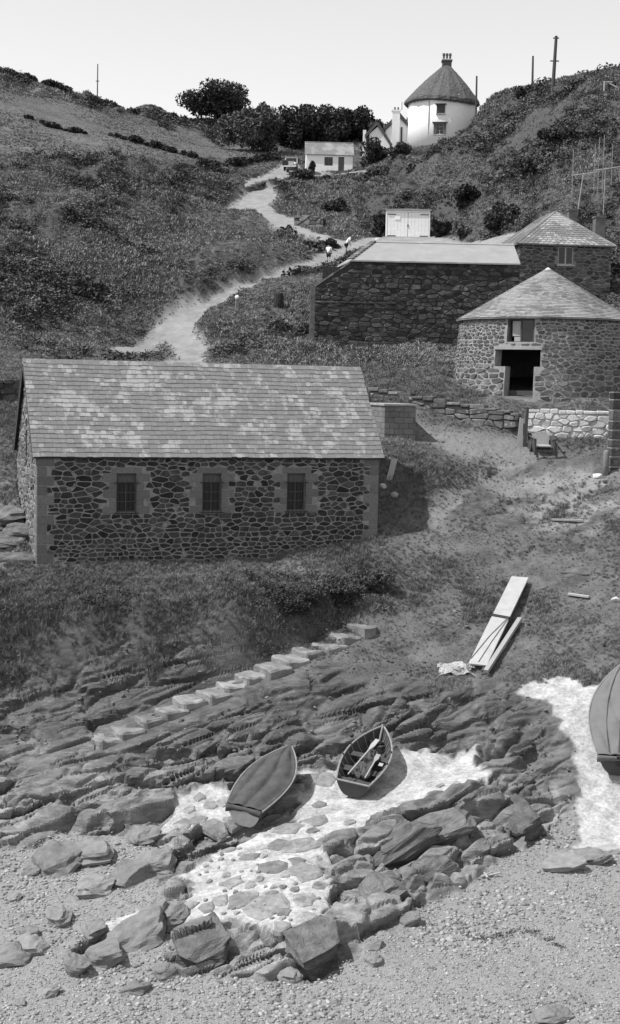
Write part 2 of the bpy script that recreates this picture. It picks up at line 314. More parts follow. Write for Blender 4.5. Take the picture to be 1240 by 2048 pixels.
def relief(x, y, fine=True):
    z = h0(x, y)
    wx = x + 0.35 * fbm(x * 0.9, y * 0.9, 51, 3); wy = y + 0.35 * fbm(x * 0.9, y * 0.9, 77, 3)
    sc = y / 45.0                                            # features grow with distance on the hill only
    m = {}
    dsh = sdf(wx, wy, P_SH); m['shingle'] = sstep(-0.12, 0.12, dsh)
    drk = sdf(wx, wy, P_RK); rock = sstep(-0.9, 0.7, drk + 0.5 * fbm(x * 1.1, y * 1.1, 5, 3)) * (1 - m['shingle']); m['rock'] = rock
    cem = np.zeros_like(x)
    cemw = np.zeros_like(x)
    for p in P_CE: cemw = np.maximum(cemw, sstep(-.75, .15, sdf(wx, wy, p)))
    for p in P_CE: cem = np.maximum(cem, sstep(-0.10, 0.10, sdf(wx, wy, p) + 0.22 * fbm(x * 3, y * 3, 8, 3)))
    cem *= (1 - sstep(0.0, 0.3, dsh)); m['cement'] = cem
    road = np.zeros_like(x)
    for l, wd in P_RO:
        road = np.maximum(road, sstep(0.45, -0.45, pdist(x, y, l, [q * .74 for q in wd]) + 0.6 * fbm(x * 0.5, y * 0.5, 3, 3)))
    m['road'] = road
    pb = np.zeros_like(x)
    for l, wd in P_PA: pb = np.maximum(pb, sstep(0.5, -0.4, pdist(wx, wy, l, wd)))
    ear = sstep(-1.2, 0.6, sdf(wx, wy, P_EA)); worn = sstep(-1.0, 0.8, sdf(wx, wy, P_WO) + 0.8 * fbm(x, y, 31, 3)) 
    rp = ear * sstep(70, 58, y) * sstep(.05, .28, fbm(x * .55 - y * .1, y * .9 - x * .35, 221, 4)) * (1 - rock) * (1 - m['shingle']); m['rockpatch'] = rp
    m['earth'] = np.clip(np.maximum(ear * np.clip(0.62 + 1.1 * fbm(x * 0.8, y * 0.8, 33, 4), 0, 1), pb * 0.9), 0, 1) * (1 - road)
    m['worn'] = np.maximum(worn * np.clip(0.75 + fbm(x * 1.6, y * 1.6, 35, 3), 0, 1), pb * 0.55)
    m['worn'] = np.maximum(m['worn'], sstep(-.3, .3, sdf(wx, wy, P_W2)) * np.clip(.7 + 1.5 * fbm(x * 1.3, y * 1.3, 37, 3), 0, 1))
    m['field'] = sstep(-6, 4, sdf(x + 6 * fbm(x * .05, y * .05, 41, 2), y + 6 * fbm(x * .05, y * .05, 43, 2), P_FI))
    scr = np.zeros_like(x)
    for kk, p in enumerate(P_SC): scr = np.maximum(scr, (.8 if kk == 5 else 1) * sstep(-0.03, 0.02, sdf(x, y, p) / y + 0.03 * fbm(x / sc * 0.25, y / sc * 0.25, 47, 3)))
    rough = sstep(70, 84, y) * np.clip(0.15 + 2.2 * fbm(x * 0.11, y * 0.07, 61, 4), 0, 1) * (1 - m['field'])
    scr[:] = np.maximum(scr, rough * 0.75)
    scr = scr * (1 - road) * (1 - cem) * (1 - rock) * (1 - m['shingle']) * (1 - 0.85 * m['earth'])
    scr = scr * (1 - m['rockpatch'])
    m['scrub'] = scr
    grass = np.clip(1 - road - cem - rock - m['shingle'], 0, 1); m['grass'] = grass
    # beds of slaty rock: rows of jointed blocks along the strike, each row stepping up with a scarp towards the beach
    bare = np.clip(rock * (1 - cem), 0, 1)
    bare = bare * (1 - .9 * cemw)
    ca, sa = math.cos(R(23)), math.sin(R(23))
    ax_ = x + 1.3 * fbm(x * .22, y * .22, 191, 2) + 0.55 * fbm(x * 0.5, y * 0.5, 91, 2) + .10 * fbm(x * 2.1, y * 2.1, 93, 2); ay_ = y + 1.5 * fbm(x * .22, y * .22, 193, 2) + 0.6 * fbm(x * 0.5, y * 0.5, 95, 2) + .10 * fbm(x * 2.1, y * 2.1, 97, 2)
    s1 = ax_ * ca + ay_ * sa; s2 = -ax_ * sa + ay_ * ca
    def beds(T, Ln, seed, stp, jit, tilt, cw, cd, ramp):
        v = s2 / T + 1.5 * vnoise(s2 / T * .55, s1 * .10, seed); i = np.floor(v); fv = v - i
        u = s1 / Ln * (.7 + .6 * _hash(i, i * 0 + 3, seed)) + 7 * _hash(i, i * 0, seed) + .5 * vnoise(s1 / Ln * .8, i * 3.3, seed + 2); j = np.floor(u); fu = u - j
        hv = _hash(i, j, seed + 4); t1 = _hash(i, j, seed + 6) - .5; t2 = _hash(i, j, seed + 8) - .5
        sk = fv + .5 * t1 * (fu - .5); e = np.minimum(np.minimum(fu, 1 - fu) * Ln, np.minimum(fv, 1 - fv) * T * 1.2)
        front = sstep(0, ramp, fv)                     # rounded lip of the scarp
        fade = sstep(0, ramp, fv) * sstep(0, ramp * .7, 1 - fv) * sstep(0, ramp * T / Ln, fu) * sstep(0, ramp * T / Ln, 1 - fu)
        z_ = stp * (front - fv - .35) + fade * ((hv - .5) * jit + (fu - .5) * tilt * t1 * 2 + (fv - .5) * tilt * t2)
        return z_ - cd * sstep(cw, 0, e) * (.4 + hv) - .10 * stp * np.exp(-e / (cw * 1.3)), e, hv
    z1, e1, hv1 = beds(1.3, 3.0, 3, .46, .30, .20, .14, .20, .38)
    z2, e2, hv2 = beds(.46, 1.3, 13, .20, .15, .09, .08, .11, .34)
    sel = np.clip(.5 + 2.0 * fbm(x * .3, y * .3, 19, 2), 0.0, 1)
    b = z - 0.17 * x - 0.2 * y
    def terr(b, t, k):
        q = b / t; i = np.floor(q); f = q - i; return (i + np.where(f < 0.55, f * 0.3, 0.165 + (f - 0.55) / 0.45 * 0.835)) * t
    z = z + bare * (z1 * (.35 + .6 * sel) + .03 * fbm(s1 * 1.6, s2 * 3, 25, 2) + .25 * fbm(x * .5, y * .5, 27, 2))
    calm = np.ones_like(x)
    for cx_, cy_, rr_ in CALM: calm = np.minimum(calm, sstep(.55, 1.15, np.hypot(x - cx_, y - cy_) / rr_))
    # loose earth and grass slopes
    soft = grass * (1 - 0.0 * scr)
    z = z + soft * sstep(46, 56, y) * (0.10 * fbm(x * 1.3, y * 1.3, 71, 4) + sstep(58, 52, y) * (1 - m['earth']) * sstep(-.2, .8, np.maximum(0, .9 - m['rock'])) * .34 * fbm(x * .75, y * .75, 171, 3)) + m['earth'] * 0.05 * fbm(x * 4, y * 4, 72, 4) * (y < 75)
    near = sstep(70, 44, y)
    tz2 = (terr(b, 0.5, 4) - b + .135) * 0.5
    z = z + ear * near * grass * tz2 * np.clip(0.4 + 2 * fbm(x * .4, y * .4, 79, 2), 0, 1)
    z = z + soft * sstep(70, 85, y) * calm * sc * 0.42 * fbm(x * 0.16, y * 0.12, 73, 4) * (1 - 0.6 * m['field'])
    z = z + calm * scr * sstep(60, 75, y) * (0.9 + sc * 0.25) * np.clip(0.30 + 1.3 * fbm(x * 0.33, y * 0.25, 75, 4), 0, 2)
    z = z + scr * sstep(62, 55, y) * 0.5 * np.clip(0.4 + fbm(x * 1.4, y * 1.4, 76, 3), 0, 2)
    z = z + m['shingle'] * (0.10 * fbm(x * 0.7, y * 0.7, 81, 3) + 0.03 * fbm(x * 5, y * 5, 82, 2))
    z = z + cem * 0.05 * fbm(x * 1.7, y * 1.7, 83, 4)
    # level ground cut for the buildings
    k = sstep(-0.25, 0.25, pad(x, y, A_BH[:2], bh_d, bh_n, L_BH, W_BH, -0.15)); z = z + (np.minimum(z, A_BH[2] - 0.5) - z) * k
    k = sstep(0.9, -0.1, np.hypot(x - C_RB[0], y - C_RB[1]) - R_RB - 0.3)
    z = z + (np.minimum(z, Z_RB + 0.05 + 0.16 * np.clip(y - 66, 0, 6)) - z) * k
    k = sstep(1.5, 0.0, np.hypot((x - G_GA[0]) / 3.6, (y - G_GA[1] - 1.5) / 3.2) * 2 - 2); z = z + (G_GA[2] - 0.02 - z) * k
    k = sstep(1.2, 0.0, np.hypot(x - T_TH[0], y - T_TH[1]) - 4.6); z = z + (np.minimum(z, T_TH[2] + 0.3) - z) * k
    k = sstep(-1.5, 0.0, pad(x, y, CO[:2], np.array([1, 0]), np.array([0, 1]), 6, 4, 0.8)); z = z + (CO[2] - z) * k
    # front terrace edge behind the boat house end: keep the walls clear
    for fx in EXTRA: z = fx(x, y, z)
    return z, m
CALM = [(T_TH[0], T_TH[1] - 4, 13), (CO[0] + 2.5, CO[1] - 6, 11), (CO[0] - 2, CO[1] - 3, 9), (G_GA[0], G_GA[1] - 2, 7), (pix(480, 330, 168)[0], 170, 20)]
EXTRA = []
def step_bed(x, y, z):                                    # ground made up beside the rock steps
    a = pix(212, 1468, 44.3); b = pix(715, 1260, 49.5); ex, ey = b[0] - a[0], b[1] - a[1]; L = math.hypot(ex, ey); t = ((x - a[0]) * ex + (y - a[1]) * ey) / L ** 2; q = ((x - a[0]) * ey - (y - a[1]) * ex) / L
    k = sstep(1.5, .75, np.abs(q + .1)) * sstep(-.06, .02, t) * sstep(1.08, 1.0, t)
    return z + (a[2] + (b[2] - a[2]) * np.clip(t, 0, 1) - .12 - .25 * np.clip(q, 0, 1) - z) * k
EXTRA.append(step_bed)
RECESS = [(-80,1405),(0,1398),(150,1378),(300,1352),(420,1322),(545,1300),(550,1272),(420,1274),(300,1290),(160,1290),(0,1322),(-80,1325)]
def recess(x, y, z): return z - (.55 + .5 * fbm(x * .5, y * .5, 211, 2)) * sstep(-.9, .8, sdf(x, y, P_RE))
EXTRA.append(recess)
P_SH = wpoly(SHINGLE); P_RE = wpoly(RECESS); P_RK = wpoly(ROCK); P_CE = [wpoly(c) for c in CEM]; P_FI = wpoly(FIELD); P_EA = wpoly(EARTH); P_WO = wpoly(WORN); P_W2 = wpoly(WORN2); P_SC = [wpoly(c) for c in SCRUB]
P_RO = [wline(l) for l in (ROAD1, ROAD1B, ROAD2, ROAD3)]; P_PA = [wline(l) for l in (PATHB, TRACK)]

_fy = np.concatenate([np.arange(23, 30, .16), np.arange(30, 50, .056), np.arange(50, 70, .095), 70 * np.exp(np.arange(0, math.log(250 / 70), .0058)), np.geomspace(250, 620, 34)])
NX, NY = 640, len(_fy); _uu = np.linspace(-1, 1, NX); _vv = np.log(_fy / YMIN) / math.log(YMAX / YMIN)
GX = _uu[None, :] * (4 + 0.30 * _fy[:, None]); GY = np.repeat(_fy[:, None], NX, 1)
GZ, MASK = relief(GX, GY)
_j = np.searchsorted(_fy, 50.4)
for _ in range(14):                                        # ease faces steeper than the grid can carry
    A_ = GZ[:_j]; st = sstep(1.2, 2.2, np.abs(np.gradient(A_, axis=0) / np.gradient(GY[:_j], axis=0)) + np.abs(np.gradient(A_, axis=1) / np.gradient(GX[:_j], axis=1)))
    
    for _k in range(4): st[1:-1, 1:-1] = (st[:-2, 1:-1] + st[2:, 1:-1] + st[1:-1, :-2] + st[1:-1, 2:]) / 4
    st = np.clip(st * 1.6, 0, 1); B_ = A_.copy(); B_[1:-1, 1:-1] = (A_[:-2, 1:-1] + A_[2:, 1:-1] + A_[1:-1, :-2] + A_[1:-1, 2:]) / 4; GZ[:_j] = A_ + (B_ - A_) * st * .8
def gsample(G, x, y):
    x = np.asarray(x, float); y = np.asarray(y, float); u, v = uv_of(x, y)
    fu = np.clip((u + 1) / 2, 0, 1) * (NX - 1); fv = np.interp(v, _vv, np.arange(NY))
    i = np.minimum(fu.astype(int), NX - 2); j = np.minimum(fv.astype(int), NY - 2); a = fu - i; b = fv - j
    return (G[j, i] * (1 - a) + G[j, i + 1] * a) * (1 - b) + (G[j + 1, i] * (1 - a) + G[j + 1, i + 1] * a) * b
def gz(x, y): return gsample(GZ, x, y)
def hit(px, py, y0=24.0): return onground(px, py, gz, y0)

# ------------------------------------------------------------------ ground material: one mix of surfaces steered by the classes
def ground_material():
    m = bpy.data.materials.new('ground'); m.use_nodes = True; t = m.node_tree; N = t.nodes; L = t.links; b = N['Principled BSDF']
    b.inputs['Roughness'].default_value = 0.95; b.inputs['Specular IOR Level'].default_value = 0.15
    tc = N.new('ShaderNodeTexCoord'); P_ = tc.outputs['Object']
    def noise(s, d=6, r=0.6, st=None):
        n = N.new('ShaderNodeTexNoise'); n.inputs['Scale'].default_value = s; n.inputs['Detail'].default_value = d; n.inputs['Roughness'].default_value = r
        if st:
            mp = N.new('ShaderNodeMapping'); mp.inputs['Scale'].default_value = st; mp.inputs['Rotation'].default_value = (0.2, -0.35, 0.42); L.new(P_, mp.inputs[0]); L.new(mp.outputs[0], n.inputs['Vector'])
        else: L.new(P_, n.inputs['Vector'])
        return n.outputs[0]
    def rng_(v, a, b_, c, d):
        r = N.new('ShaderNodeMapRange'); L.new(v, r.inputs[0])
        for i, q in enumerate((a, b_, c, d)): r.inputs[i + 1].default_value = q
        return r.outputs[0]
    def math_(op, a, b_):
        n = N.new('ShaderNodeMath'); n.operation = op
        for i, q in enumerate((a, b_)):
            if isinstance(q, (int, float)): n.inputs[i].default_value = q
            else: L.new(q, n.inputs[i])
        return n.outputs[0]
    def mix(f, a, b_):
        n = N.new('ShaderNodeMix'); n.data_type = 'FLOAT'; L.new(f, n.inputs[0])
        for i, q in ((2, a), (3, b_)):
            if isinstance(q, (int, float)): n.inputs[i].default_value = q
            else: L.new(q, n.inputs[i])
        return n.outputs[0]
    def att(n_):
        a = N.new('ShaderNodeAttribute'); a.attribute_name = n_; return a.outputs['Fac']
    nf = noise(9, 8, 0.7); nm = noise(1.1, 6); nl = noise(0.12, 5); nstr = noise(2.2, 8, 0.7, (1, 1.6, 4)); nv = noise(22, 4)
    grass = math_('MULTIPLY', rng_(nm, .3, .7, .07, .15), rng_(nl, .3, .7, .7, 1.35))
    field = math_('MULTIPLY', rng_(noise(0.35, 7), .3, .7, .085, .14), rng_(nf, .3, .7, .8, 1.2))
    scrub = rng_(nf, .3, .7, .04, .09)
    rock = math_('MULTIPLY', rng_(nstr, .28, .72, .075, .20), rng_(noise(.7, 6, .65), .3, .7, .55, 1.5))
    sz_ = N.new('ShaderNodeSeparateXYZ'); L.new(P_, sz_.inputs[0]); rock = math_('MULTIPLY', rock, rng_(sz_.outputs[2], 3.0, 1.2, .72, 1.5))   # salt-bleached near the beach
    vein = rng_(noise(6, 5, .6, (1, 1, 6)), .62, .66, 0, 1); rock = mix(math_('MULTIPLY', vein, .5), rock, .27)
    shing = rng_(nf, .25, .75, .19, .34)
    cem = math_('MULTIPLY', rng_(noise(2.2, 8, .75), .34, .62, .25, .52), rng_(nf, .3, .6, .62, 1.1))
    road = math_('MULTIPLY', rng_(nm, .3, .7, .20, .31), rng_(nf, .3, .7, .8, 1.15))
    earth = math_('MULTIPLY', rng_(nm, .3, .7, .085, .165), rng_(nf, .3, .7, .7, 1.3))
    worn = rng_(nf, .3, .7, .17, .30)
    v = mix(att('field'), grass, field); v = mix(att('scrub'), v, scrub); v = mix(att('earth'), v, earth); v = mix(att('worn'), v, worn)
    v = mix(att('rock'), v, rock); v = mix(att('shingle'), v, shing); v = mix(att('road'), v, road); v = mix(att('cement'), v, cem)
    cc = N.new('ShaderNodeCombineColor')
    for i in range(3): L.new(v, cc.inputs[i])
    L.new(cc.outputs[0], b.inputs['Base Color'])
    hgt = mix(att('rock'), math_('MULTIPLY', nf, .9), math_('ADD', nstr, math_('MULTIPLY', nf, .5)))
    hgt = mix(att('cement'), hgt, math_('MULTIPLY', nf, .35)); hgt = mix(att('shingle'), hgt, math_('MULTIPLY', nv, .9))
    bp = N.new('ShaderNodeBump'); bp.inputs['Distance'].default_value = 0.06; bp.inputs['Strength'].default_value = 1
    L.new(hgt, bp.inputs['Height']); L.new(bp.outputs[0], b.inputs['Normal'])
    return m
MGROUND = ground_material()

# the grid is split by class into the pieces of the setting; they share edges and one material
def build_ground():
    rk0 = MASK['rock'].copy()
    names = ['hillside', 'shingle_beach', 'rock_outcrop', 'cement_slipway', 'road']
    cls = np.zeros(GX.shape, int)
    best = np.full(GX.shape, 0.5)
    for i, k in ((2, 'rock'), (1, 'shingle'), (4, 'road'), (3, 'cement')): cls = np.where(MASK[k] > 0.5, i, cls)
    # broken faces: blocks bounded by joints and bedding, worked out in three dimensions and pushed along the surface normal
    amp = np.clip(MASK['rock'] * (1 - MASK['cement']) * (1 - .35 * MASK['cement']) + .55 * MASK['rockpatch'], 0, 1)
    gx_ = np.gradient(GZ, axis=1) / np.gradient(GX, axis=1); gy_ = np.gradient(GZ, axis=0) / np.gradient(GY, axis=0)
    for _ in range(2):                                      # soften the normal field
        for A_ in (gx_, gy_): A_[1:-1, 1:-1] = (A_[:-2, 1:-1] + A_[2:, 1:-1] + A_[1:-1, :-2] + A_[1:-1, 2:] + 2 * A_[1:-1, 1:-1]) / 6
    nl_ = np.sqrt(gx_ ** 2 + gy_ ** 2 + 1); nx_, ny_, nz_ = -gx_ / nl_, -gy_ / nl_, 1 / nl_
    amp = amp * (1 - .45 * sstep(43.2, 46, GY)) * np.clip(.75 + 1.1 * fbm(GX * .35, GY * .35, 241, 2), .3, 1.1)
    amp = amp * (1 - .75 * sstep(1.6, 2.8, np.hypot(gx_, gy_)))
    a0, b0 = pix(212, 1468, 44.3), pix(715, 1260, 49.5); ex, ey = b0[0] - a0[0], b0[1] - a0[1]; L0 = math.hypot(ex, ey); tt = ((GX - a0[0]) * ex + (GY - a0[1]) * ey) / L0 ** 2; qq = ((GX - a0[0]) * ey - (GY - a0[1]) * ex) / L0
    amp = amp * (1 - .92 * sstep(1.25, .7, np.abs(qq)) * sstep(-.08, .0, tt) * sstep(1.1, 1.02, tt))
    k = amp > .02; x, y, z = GX[k], GY[k], GZ[k]
    wq = .25 * fbm(x * .8, y * .8 + z, 231, 2); x = x + wq; z = z + .6 * wq
    c1_, s1_ = math.cos(R(24)), math.sin(R(24)); p1 = x * c1_ + y * s1_; p2 = -x * s1_ + y * c1_; p3 = z - .17 * x - .12 * y
    disp = 0
    for (a_, b_, c_, sd, am, cd, ew) in ((4.6, 1.05, .60, 3, .44, .17, .17), (1.7, .50, .30, 31, .16, .06, .24)):
        f1, f2, idv = worley3(p1 / a_, p2 / b_, p3 / c_, sd); fd = sstep(0, ew, f2 - f1); disp = disp + fd * idv * am - (1 - fd) * cd
    disp = (disp - .22) * amp[k]
    X = GX.copy(); Y = GY.copy(); Z = GZ.copy(); X[k] += nx_[k] * disp; Y[k] += ny_[k] * disp; Z[k] += nz_[k] * disp
    V = np.stack([X, Y, Z], -1).reshape(-1, 3).astype(np.float32)
    MASK['rock'] = np.maximum(rk0, MASK['rockpatch'] * (1 - MASK['cement']))
    idx = np.arange(NX * NY).reshape(NY, NX)
    quads = np.stack([idx[:-1, :-1], idx[:-1, 1:], idx[1:, 1:], idx[1:, :-1]], -1).reshape(-1, 4)
    qc = cls[:-1, :-1].reshape(-1)
    for i, nme in enumerate(names):
        q = quads[qc == i]
        if not len(q): continue
        used, inv = np.unique(q, return_inverse=True); q2 = inv.reshape(-1, 4)
        me = bpy.data.meshes.new(nme); me.vertices.add(len(used)); me.vertices.foreach_set('co', V[used].ravel())
        me.loops.add(q2.size); me.loops.foreach_set('vertex_index', q2.ravel().astype(np.int32))
        me.polygons.add(len(q2)); me.polygons.foreach_set('loop_start', np.arange(0, q2.size, 4, dtype=np.int32))
        me.polygons.foreach_set('use_smooth', np.full(len(q2), i != 2))
        for k in ('field', 'scrub', 'earth', 'worn', 'rock', 'shingle', 'road', 'cement'):
            a = me.attributes.new(k, 'FLOAT', 'POINT'); a.data.foreach_set('value', np.clip(MASK[k], 0, 1).reshape(-1)[used].astype(np.float32))
        me.update(calc_edges=True); me.materials.append(MGROUND)
        o = link(bpy.data.objects.new(nme, me)); o['kind'] = 'structure'
        GROUND[nme] = o
GROUND = {}
build_ground()
# ------------------------------------------------------------------ masonry helpers
def clip_half(poly, nx, ny, c):                   # keep nx*x + ny*y <= c
    out = []
    for i in range(len(poly)):
        a = poly[i]; b = poly[(i + 1) % len(poly)]; da = nx * a[0] + ny * a[1] - c; db = nx * b[0] + ny * b[1] - c
        if da <= 0: out.append(a)
        if (da < 0 < db) or (db < 0 < da):
            t = da / (da - db); out.append((a[0] + (b[0] - a[0]) * t, a[1] + (b[1] - a[1]) * t))
    return out
def area(p): return 0.5 * abs(sum(p[i][0] * p[(i + 1) % len(p)][1] - p[(i + 1) % len(p)][0] * p[i][1] for i in range(len(p))))
def rubble(x0, x1, y0, y1, sx, sy, mortar=0.05, obs=(), outline=None, seed=0, jit=0.42, grow=None):
    """irregular stones filling a rectangle: cells around jittered seeds, joints left open"""
    r = random.Random(seed); S = []; y = y0; row = 0
    while y < y1:
        k = grow(y) if grow else 1.0
        hh = sy * k * r.uniform(0.7, 1.35); x = x0 - r.uniform(0, sx) * k
        while x < x1 + sx:
            wd = sx * k * r.choice((0.5, 0.7, 0.85, 1.0, 1.2, 1.5, 1.9)); S.append((x + wd / 2 + r.uniform(-1, 1) * jit * sx * 0.4, y + hh / 2 + r.uniform(-1, 1) * jit * hh * .78)); x += wd
        y += hh; row += 1
    A = np.array(S); asp = sx / sy; T = A * np.array([1 / asp, 1.0]); out = []
    for i in range(len(S)):
        sxp, syp = S[i]
        if not (x0 - sx < sxp < x1 + sx): continue
        if any(a - 0.02 < sxp < b + 0.02 and c - 0.02 < syp < d + 0.02 for a, b, c, d in obs): continue
        d2 = ((T - T[i]) ** 2).sum(1); nb = np.argsort(d2)[1:22]
        p = [(max(x0, sxp - 3 * sx), max(y0, syp - 3 * sy)), (min(x1, sxp + 3 * sx), max(y0, syp - 3 * sy)), (min(x1, sxp + 3 * sx), min(y1, syp + 3 * sy)), (max(x0, sxp - 3 * sx), min(y1, syp + 3 * sy))]
        mo = mortar * r.uniform(0.7, 1.3) / 2
        for j in nb:
            nx_ = (T[j, 0] - T[i, 0]) / asp; ny_ = T[j, 1] - T[i, 1]
            c = nx_ * (A[i, 0] + A[j, 0]) / 2 + ny_ * (A[i, 1] + A[j, 1]) / 2
            p = clip_half(p, nx_, ny_, c - mo * math.hypot(nx_, ny_))
            if len(p) < 3: break
        for a, b, c, d in obs:
            if len(p) < 3: break
            if max(q[0] for q in p) < a or min(q[0] for q in p) > b or max(q[1] for q in p) < c or min(q[1] for q in p) > d: continue
            g = [(a - sxp, (1, 0, a - mo)), (sxp - b, (-1, 0, -b - mo)), (c - syp, (0, 1, c - mo)), (syp - d, (0, -1, -d - mo))]
            p = clip_half(p, *max(g)[1])
        if outline:
            for h in outline: 
                if len(p) >= 3: p = clip_half(p, h[0], h[1], h[2] - mo * math.hypot(h[0], h[1]))
        if len(p) < 3 or area(p) < 0.12 * sx * sy: continue
        q = []                                     # blunt the corners
        for k_ in range(len(p)):
            a = p[k_]; b = p[(k_ + 1) % len(p)]; e = math.hypot(b[0] - a[0], b[1] - a[1])
            if e < 0.02: continue
            t = r.uniform(0.07, 0.2); q.append((a[0] + (b[0] - a[0]) * t, a[1] + (b[1] - a[1]) * t)); q.append((b[0] + (a[0] - b[0]) * t, b[1] + (a[1] - b[1]) * t))
        if len(q) >= 4: out.append(q)
    return out
def stone_mesh(p, f, r, d0=0.02, d1=0.055, mb=None):
    n = len(p); cx = sum(q[0] for q in p) / n; cy = sum(q[1] for q in p) / n; d = r.uniform(d0, d1); sh = r.uniform(0.72, 0.86)
    tx, ty = r.uniform(-.12, .12), r.uniform(-.12, .12)
    base = [f(q[0], q[1], -0.03) for q in p]; mid = [f(q[0], q[1], d * 0.45) for q in p]
    top = [f(cx + (q[0] - cx) * sh, cy + (q[1] - cy) * sh, d + (q[0] - cx) * tx + (q[1] - cy) * ty) for q in p]
    F_ = [(i, (i + 1) % n, n + (i + 1) % n, n + i) for i in range(n)] + [(n + i, n + (i + 1) % n, 2 * n + (i + 1) % n, 2 * n + i) for i in range(n)] + [tuple(range(2 * n, 3 * n))]
    return base + mid + top, F_
def lay(polys, f, m, parent, name='stone', maxn=300, seed=1, d0=0.02, d1=0.055, small='small_stone', pick=None):
    r = random.Random(seed); polys = sorted(polys, key=area, reverse=True); rest = MB()
    for i, p in enumerate(polys):
        v, fc = stone_mesh(p, f, r, d0, d1)
        mm = pick(p, r) if pick else m
        if i < maxn: mk(name, v, fc, mm, parent)
        else: rest.add(v, fc)
    if rest.v: tag(rest.build(small, m, parent), kind='stuff')
def holes_wall(x0, x1, z0, z1, y0, y1, holes):
    mb = MB(); xs = sorted({x0, x1, *[h[0] for h in holes], *[h[1] for h in holes]})
    for a, b in zip(xs[:-1], xs[1:]):
        hs = sorted([(h[2], h[3]) for h in holes if h[0] <= a + 1e-6 and h[1] >= b - 1e-6]); z = z0
        for c, d in hs:
            if c > z: mb.box((a, y0, z), (b, y1, c))
            z = d
        if z1 > z: mb.box((a, y0, z), (b, y1, z1))
    return mb

M_MORTAR = mat('lime_mortar', .23, .45, 3, bump=.02)
M_STONE = mat('dark_serpentine_stone', .050, .6, 7, .85, .04, 22, rnd=.6)
M_GRAN = mat('dressed_granite', .15, .28, 14, .85, .006, 60, rnd=.16)
M_STAIN = mat('stained_stone', .035, .5, 6, .9, .02, 18, rnd=.4)
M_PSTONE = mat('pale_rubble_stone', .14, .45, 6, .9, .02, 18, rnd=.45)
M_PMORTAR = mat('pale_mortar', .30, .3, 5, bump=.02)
M_DSTONE = mat('dark_weathered_stone', .058, .5, 5, .9, .025, 16, rnd=.55, spots=(2.5, .64, .20))
M_DMORTAR = mat('dark_earth_joint', .045, .4, 5, bump=.02)
M_GSTONE = mat('grey_field_stone', .13, .45, 5, .9, .02, 16, rnd=.45, spots=(4, .62, .28))
M_LIME = mat('limewashed_stone', .50, .22, 5, .9, .02, 16, rnd=.18, spots=(5, .66, .25))
M_WHITE = mat('whitewash', .86, .06, 3, .85, .01, 9)
M_WOODW = mat('white_painted_wood', .37, .14, 3, .7, .004, 30)
M_WOODG = mat('weathered_pale_wood', .33, .22, 3, .85, .006, 25, rnd=.15, stretch=(12, 12, 1))
M_WOODD = mat('dark_old_wood', .07, .4, 4, .85, .006, 25, stretch=(8, 8, 1))
M_IRON = mat('black_iron', .025, .3, 8, .6)
M_GLASS = mat('dark_window_glass', .012, .3, 2, .12, spec=.5)
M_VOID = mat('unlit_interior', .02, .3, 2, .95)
M_CONC = mat('concrete', .30, .25, 3, .9, .01, 30)
M_POT = mat('clay_chimney_pot', .09, .3, 8, .85)
M_THATCH = mat('thatch', .105, .55, 1.0, .95, .08, 3, stretch=(5, 5, .8))
M_CEMROOF = mat('cement_washed_slate', .28, .14, 1.2, .85, .006, 20, spots=(1.2, .63, .34))
def slate_material(name, lo, hi, patch=0.55, thr=.50):
    m = bpy.data.materials.new(name); m.use_nodes = True; t = m.node_tree; N = t.nodes; L = t.links; b = N['Principled BSDF']
    b.inputs['Roughness'].default_value = .8; b.inputs['Specular IOR Level'].default_value = .2
    tc = N.new('ShaderNodeTexCoord'); oi = N.new('ShaderNodeObjectInfo'); ge = N.new('ShaderNodeNewGeometry')
    ad = N.new('ShaderNodeMath'); ad.operation = 'ADD'; L.new(oi.outputs['Random'], ad.inputs[0]); L.new(ge.outputs['Random Per Island'], ad.inputs[1])
    fr = N.new('ShaderNodeMath'); fr.operation = 'FRACT'; L.new(ad.outputs[0], fr.inputs[0])
    n1 = N.new('ShaderNodeTexNoise'); n1.inputs['Scale'].default_value = patch; n1.inputs['Detail'].default_value = 5; L.new(tc.outputs['Object'], n1.inputs['Vector'])
    n2 = N.new('ShaderNodeTexNoise'); n2.inputs['Scale'].default_value = 7; n2.inputs['Detail'].default_value = 7; n2.inputs['Roughness'].default_value = .7; L.new(tc.outputs['Object'], n2.inputs['Vector'])
    def mth(op, a, b_):
        n = N.new('ShaderNodeMath'); n.operation = op
        for i, q in enumerate((a, b_)):
            if isinstance(q, (int, float)): n.inputs[i].default_value = q
            else: L.new(q, n.inputs[i])
        return n.outputs[0]
    s = mth('ADD', mth('MULTIPLY', fr.outputs[0], .12), mth('MULTIPLY', n1.outputs[0], .8)); s = mth('ADD', s, mth('MULTIPLY', n2.outputs[0], .42))
    mr = N.new('ShaderNodeMapRange'); L.new(s, mr.inputs[0]); mr.inputs[1].default_value = thr + .155; mr.inputs[2].default_value = thr + .25; mr.inputs[3].default_value = lo; mr.inputs[4].default_value = hi
    v = mth('MULTIPLY', mr.outputs[0], mth('ADD', .78, mth('MULTIPLY', n2.outputs[0], .44))); v = mth('MULTIPLY', v, mth('ADD', .9, mth('MULTIPLY', fr.outputs[0], .2)))
    cc = N.new('ShaderNodeCombineColor')
    for i in range(3): L.new(v, cc.inputs[i])
    L.new(cc.outputs[0], b.inputs['Base Color']); return m
M_SLATE = slate_material('lichened_slate', .19, .31, 1.1, .52)
M_SLATE2 = slate_material('pale_slate', .18, .28, .8, .46)

